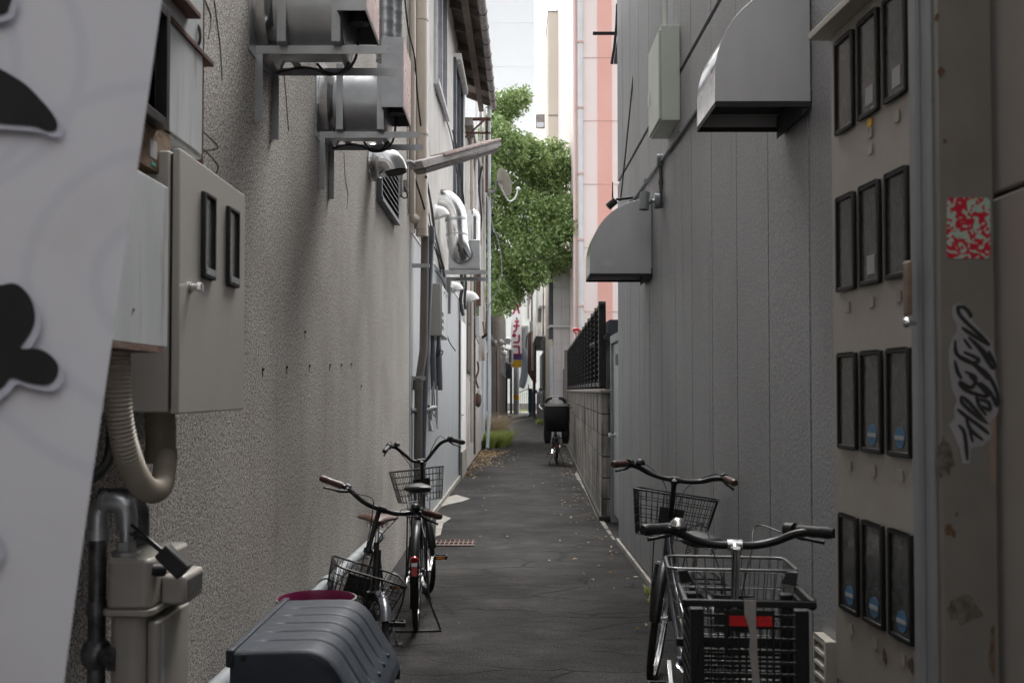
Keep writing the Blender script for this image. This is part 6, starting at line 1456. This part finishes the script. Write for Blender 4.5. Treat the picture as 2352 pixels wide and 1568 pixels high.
# pachinko sign
Ys = 59
a = P(1174, 640, Ys); b = P(1198, 843, Ys)
t = thing('vertical_shop_sign', 'tall white vertical sign with crimson katakana and purple and yellow bands', 'sign', (a.x, Ys, b.z))
W = b.x-a.x; x0 = a.x
def zz(v): return P(1186, v, Ys).z
m = MB(); m.box(x0, x0+W, Ys, Ys+.25, b.z, a.z); m.build('panel', M_['signwhite'], t)
m = MB(); m.box(x0+.16*W/1, x0+W, Ys-.012, Ys-.002, zz(826), zz(812)); m.build('purple_band', M_['purple'], t)
m = MB(); m.add([(x0+.16*W, Ys-.012, zz(827)), (x0+W, Ys-.012, zz(827)), (x0+W, Ys-.012, zz(843)), (x0, Ys-.012, zz(843))], [(0, 3, 2, 1)]); m.build('yellow_band', M_['yellow'], t)
def letter(name, strokes, ytop, ybot):
    m = MB(); h = zz(ytop)-zz(ybot); lw = .13*W/.65
    for s in strokes:
        pts = [Vector((x0+W*(.18+.66*px_), Ys-.02, zz(ybot)+h*py_)) for px_, py_ in s]
        if len(pts) == 1: m.tube([pts[0]+Vector((0, .01, 0)), pts[0]-Vector((0, .01, 0))], lw*.95, 14)
        else:
            q = smooth_path(pts, 4) if len(pts) > 2 else pts
            m.tube(q, lw*.43, 8)
    m.build(name, M_['crimson'], t)
letter('letter_pa', [[(.3, .9), (.25, .5), (.05, .1)], [(.55, .9), (.75, .5), (.9, .1)], [(.9, .95)]], 700, 722)
letter('letter_chi', [[(.25, .95), (.6, .92), (.85, .97)], [(.05, .55), (.95, .55)], [(.55, .9), (.55, .5), (.4, .15), (.05, .05)]], 736, 763)
letter('letter_n', [[(.16, .82)], [(.9, .9), (.88, .3), (.7, .12), (.08, .10)]], 766, 788)
letter('letter_ko', [[(.05, .92), (.88, .92)], [(.9, .92), (.9, .08)], [(.05, .08), (.88, .08)]], 793, 815)
m = MB(); m.box(x0-.7, x0, Ys+.1, Ys+.16, zz(785), zz(780)); m.box(x0-.7, x0, Ys+.1, Ys+.16, zz(805), zz(800)); m.build('bracket', M_['gutter'], t)
t = thing('air_conditioner', 'white air conditioner unit with dark fan grille mounted high next to the sign', 'air conditioner', P(1171, 820, 57))
a = P(1165, 835, 57); b = P(1179, 801, 57); m = MB(); m.box(a.x, b.x, 57, 57.3, a.z, b.z); m.build('casing', M_['white'], t, bevel=.02)
m = MB(); m.box(a.x+.1, a.x+.24, 56.98, 57, a.z+.08, b.z-.06); m.build('grille', M_['pvcdark'], t)
m = MB(); m.box(P(1160, 0, 50).x, P(1168, 0, 50).x, 50, 50.3, P(0, 832, 50).z, P(0, 818, 50).z); tag(m.build('white_wall_box', M_['white'], bevel=.02), 'small white box on the brown building wall left of the air conditioner', 'box')
m = MB(); m.box(P(1158, 0, 54).x, P(1172, 0, 54).x, 54, 54.3, P(0, 790, 54).z, P(0, 776, 54).z); tag(m.build('grey_wall_box', M_['alu'], bevel=.02), 'grey box on the brown building wall beside the crimson letters of the sign', 'box')
m = MB(); q = P(1137, 786, 33); m.box(q.x-.06, q.x+.06, 33, 33.1, q.z-.06, q.z+.06); tag(m.build('white_lamp_box', M_['white'], bevel=.01), 'small bright white box on the shed wall near the brown building', 'box')
# red handle beyond the fence
t = thing('red_handle_tube', 'red curved metal tube sticking up behind the louvre fence', 'tube', P(1327, 775, 25))
m = MB(); m.tube(smooth_path([P(1316, 757, 24), P(1328, 756, 24), P(1334, 770, 24), P(1340, 810, 24)], 4), .035, 8); m.tube([P(1316, 757, 24), P(1320, 762, 24), P(1324, 768, 24)], .02, 6); m.build('curved_tube', M_['handler'], t)
# iron fence at the end of the alley
t = thing('iron_gate', 'thin dark iron gate in front of plants at the end of the alley', 'gate', P(1207, 930, 70))
m = MB()
x0 = P(1192, 900, 68).x; x1 = P(1214, 900, 68).x
m.tube([(x0, 68, 1.35), (x1, 68, 1.6)], .03, 6); m.tube([(x1, 68, 0), (x1, 68, 1.9)], .04, 6)
for k in range(5): x = x0+(x1-x0)*k/5; m.tube([(x, 68, .1), (x, 68, 1.35)], .012, 5)
m.build('bars', M_['black'], t)
# ---- leaves
def leafmat(name, c1, c2, c3, tr=.35):
    m, nt, b, tc = base(name)
    gm_ = N(nt, 'ShaderNodeNewGeometry'); r = N(nt, 'ShaderNodeValToRGB'); el = r.color_ramp.elements; el[0].color = (*c1, 1); el[1].color = (*c3, 1); e = el.new(.5); e.color = (*c2, 1)
    nn = noise(nt, tc, 1.1, 3); ad = N(nt, 'ShaderNodeMath', operation='MULTIPLY_ADD'); ad.inputs[1].default_value = .7
    nt.links.new(gm_.outputs['Random Per Island'], ad.inputs[0]); mu = N(nt, 'ShaderNodeMath', operation='MULTIPLY'); mu.inputs[1].default_value = .35; nt.links.new(nn.outputs[0], mu.inputs[0]); nt.links.new(mu.outputs[0], ad.inputs[2])
    nt.links.new(ad.outputs[0], r.inputs[0]); nt.links.new(r.outputs[0], b.inputs['Base Color']); b.inputs['Roughness'].default_value = .45
    tl = N(nt, 'ShaderNodeBsdfTranslucent'); nt.links.new(r.outputs[0], tl.inputs[0]); mx = N(nt, 'ShaderNodeMixShader'); mx.inputs[0].default_value = tr
    nt.links.new(b.outputs[0], mx.inputs[1]); nt.links.new(tl.outputs[0], mx.inputs[2]); nt.links.new(mx.outputs[0], nt.nodes['Material Output'].inputs[0])
    return m
LF = leafmat('camphor_leaves', (.08, .14, .05), (.24, .35, .12), (.48, .58, .26))
tr_ = thing('leafy_tree', 'leafy green tree with drooping foliage hanging over the alley behind the white buildings', 'tree', (-2.7, 31.5, 0))
m = MB(); Yt = 31
trunk = smooth_path([(-2.7, 31.5, 0), (-2.6, 31.4, 2), (-2.3, 31.2, 4.2), (-1.6, 31, 6), (-.9, 31, 7.6), (-.5, 31, 9.6)], 4)
m.tube(trunk, [.28-.23*i/(len(trunk)-1) for i in range(len(trunk))], 10)
random.seed(12)
blobs = [(1165, 232, 36, 34), (1195, 222, 16, 20), (1150, 262, 26, 36), (1138, 300, 28, 36), (1168, 335, 42, 42), (1212, 345, 38, 38), (1240, 365, 20, 30), (1272, 345, 24, 32), (1265, 395, 42, 36), (1292, 380, 18, 34), (1190, 400, 60, 50), (1255, 445, 52, 50), (1290, 480, 34, 36), (1140, 460, 60, 70), (1205, 490, 60, 60), (1270, 530, 38, 44), (1298, 520, 20, 30), (1160, 560, 50, 60), (1220, 570, 50, 50), (1262, 585, 40, 40), (1290, 590, 16, 18), (1150, 625, 40, 55), (1195, 620, 38, 45), (1228, 625, 26, 26), (1145, 680, 26, 40), (1166, 675, 26, 38), (1183, 655, 20, 30), (1100, 380, 60, 90), (1080, 500, 60, 90), (1060, 420, 50, 90)]
cents = []
for (u, v, ru, rv) in blobs:
    Y = Yt+random.uniform(-.9, 1.2); c = P(u, v, Y); s = Y/2287; cents.append((c, ru*s, rv*s))
    k = min(range(len(trunk)), key=lambda i: (trunk[i]-c).length-.1*i); 
    m.tube(smooth_path([trunk[k], trunk[k].lerp(c, .5)+Vector((0, .3, .2)), c+Vector((0, .3, 0))], 4), [.05-.005*i for i in range(9)], 6)
m.build('trunk', mat('tree_bark', (.09, .07, .055), (.05, .04, .03), rough=.95, ns=8, bump=.5), tr_)
V = []; F = []
for c, rx, rz_ in cents:
    vol = rx*rz_; nclump = int(26+vol*150)
    for _ in range(nclump):
        while True:
            d = Vector((random.uniform(-1, 1), random.uniform(-1, 1), random.uniform(-1, 1)))
            if d.length <= 1: break
        if d.length < .45 and random.random() < .6: d = d.normalized()*.8
        cc = c+Vector((d.x*rx, d.y*max(rx, rz_)*.8, d.z*rz_))
        out = (cc-c).normalized()
        for _ in range(24):
            p = cc+Vector((random.gauss(0, .12), random.gauss(0, .12), random.gauss(0, .10)-.04))
            dr = Vector((random.gauss(0, .55)+out.x*.4, random.gauss(0, .55)-.1, random.uniform(-1.0, -.05))).normalized()
            sd_ = dr.cross(Vector((random.uniform(-1, 1), random.uniform(-1, 1), random.uniform(.1, 1)))).normalized(); L_ = random.uniform(.09, .16); wd = L_*.25
            b = len(V); V += [p, p+dr*L_*.5+sd_*wd, p+dr*L_, p+dr*L_*.5-sd_*wd]; F.append((b, b+1, b+2, b+3))
def raw(name, V, F, mats, par):
    me = bpy.data.meshes.new(name); im = rootmat(par).inverted() if par else Matrix.Identity(4)
    me.from_pydata([tuple(im @ v) for v in V], [], F); me.materials.append(mats); o = bpy.data.objects.new(name, me); COL.objects.link(o); o.parent = par; return o
raw('crown', V, F, LF, tr_)
# ---- grass clump, dry stalks, leaf litter
GR = leafmat('weed_green', (.16, .22, .05), (.32, .4, .1), (.5, .5, .2), .35)
DRY = leafmat('dry_stalk', (.3, .22, .12), (.42, .33, .2), (.55, .46, .32), .3)
LIT = leafmat('fallen_leaf', (.12, .06, .02), (.3, .19, .08), (.45, .34, .16), .1)
def blades(name, spots, n, h, mt, lab, cat, droop=.4):
    V = []; F = []
    for _ in range(n):
        (x, y, r) = random.choice(spots); a = random.uniform(0, 6.28); q = r*math.sqrt(random.random()); p = Vector((x+q*cos(a), y+q*sin(a)*1.5, 0))
        if p.x < XL(p.y)+.02: p.x = XL(p.y)+.03
        hh = h*random.uniform(.4, 1); d = Vector((random.gauss(0, .3), random.gauss(0, .3), 0)); w_ = Vector((cos(a), sin(a), 0))*.004
        p1 = p+d*hh*.4+Vector((0, 0, hh*.6)); p2 = p+d*hh*(1+droop)+Vector((0, 0, hh*(1-.2*droop)))
        b = len(V); V += [p-w_, p+w_, p1+w_, p1-w_, p2]; F += [(b, b+1, b+2, b+3), (b+3, b+2, b+4)]
    return tag(raw(name, V, F, mt, None), lab, cat, kind='stuff')
random.seed(31)
xw = lambda u, Y: P(u, 900, Y).x
blades('grass', [(xw(1112, 26), 26, .28), (xw(1135, 26.5), 26.5, .32), (xw(1155, 27), 27, .2), (xw(1120, 28), 28, .35)], 9000, .5, GR, 'bright green weeds growing at the foot of the left wall', 'grass')
blades('dry_grass', [(xw(1122, 27.5), 27.5, .3), (xw(1140, 29), 29, .3)], 1300, 1.15, DRY, 'pale dry grass stalks standing behind the green weeds', 'grass', .9)
blades('weeds', [(XR(7.2)-.05, 7.1, .05), (XR(7.4)-.04, 7.4, .05)], 110, .07, GR, 'tiny weeds at the foot of the grey wall behind the grey bicycle', 'weeds')
blades('weeds', [(1.55, 33, .2), (1.3, 44, .25), (.9, 68.5, .8)], 900, .35, GR, 'scattered weeds at the foot of the far right walls', 'weeds')
V = []; F = []
def leafspot(x, y, s):
    a = random.uniform(0, 6.28); b = len(V); dx, dy = cos(a)*s, sin(a)*s; z = .006+random.random()*.01
    V.extend([Vector((x-dx, y-dy, z)), Vector((x+dy*.45, y-dx*.45, z+random.uniform(0, .02))), Vector((x+dx, y+dy, z)), Vector((x-dy*.45, y+dx*.45, z+random.uniform(0, .015)))]); F.append((b, b+1, b+2, b+3))
for _ in range(420):
    y = random.uniform(19.5, 25); leafspot(XL(y)+.05+abs(random.gauss(0, .28)), y, random.uniform(.02, .045))
for _ in range(260): leafspot(xw(1125, 23.5)+random.gauss(0, .16), 23.3+random.gauss(0, .5), random.uniform(.03, .06))
for _ in range(90):
    y = random.uniform(16.8, 20); leafspot(XL(y)+.05+abs(random.gauss(0, .12)), y, random.uniform(.02, .04))
for _ in range(150):
    y = random.uniform(7.5, 24); leafspot((XB(y) if y > 11.5 else XR(y))-.06-abs(random.gauss(0, .22)), y, random.uniform(.012, .032))
for _ in range(70):
    y = random.uniform(5, 40); leafspot(random.uniform(-.8, 1.0), y, random.uniform(.01, .026))
tag(raw('leaf_litter', V, F, LIT, None), 'dry fallen leaves scattered on the asphalt along both walls', 'leaves', kind='stuff')
# ================================================================ UNSEEN BLOCK ADDED BEHIND THE CAMERA TO CUT LOW FRONT LIGHT
t = thing('unseen_light_blocker', 'unseen brown block with a flat ledge added behind the camera to dim the foreground', 'building', (0, -7, 0))
m = MB(); m.box(-16, 16, -14, -5.5, 0, 6.5); m.build('wall', M_['brownwall'], t)
m = MB(); m.box(-16, 16, -5.5, -4.0, 2.7, 2.85); m.build('awning', M_['pvcdark'], t)
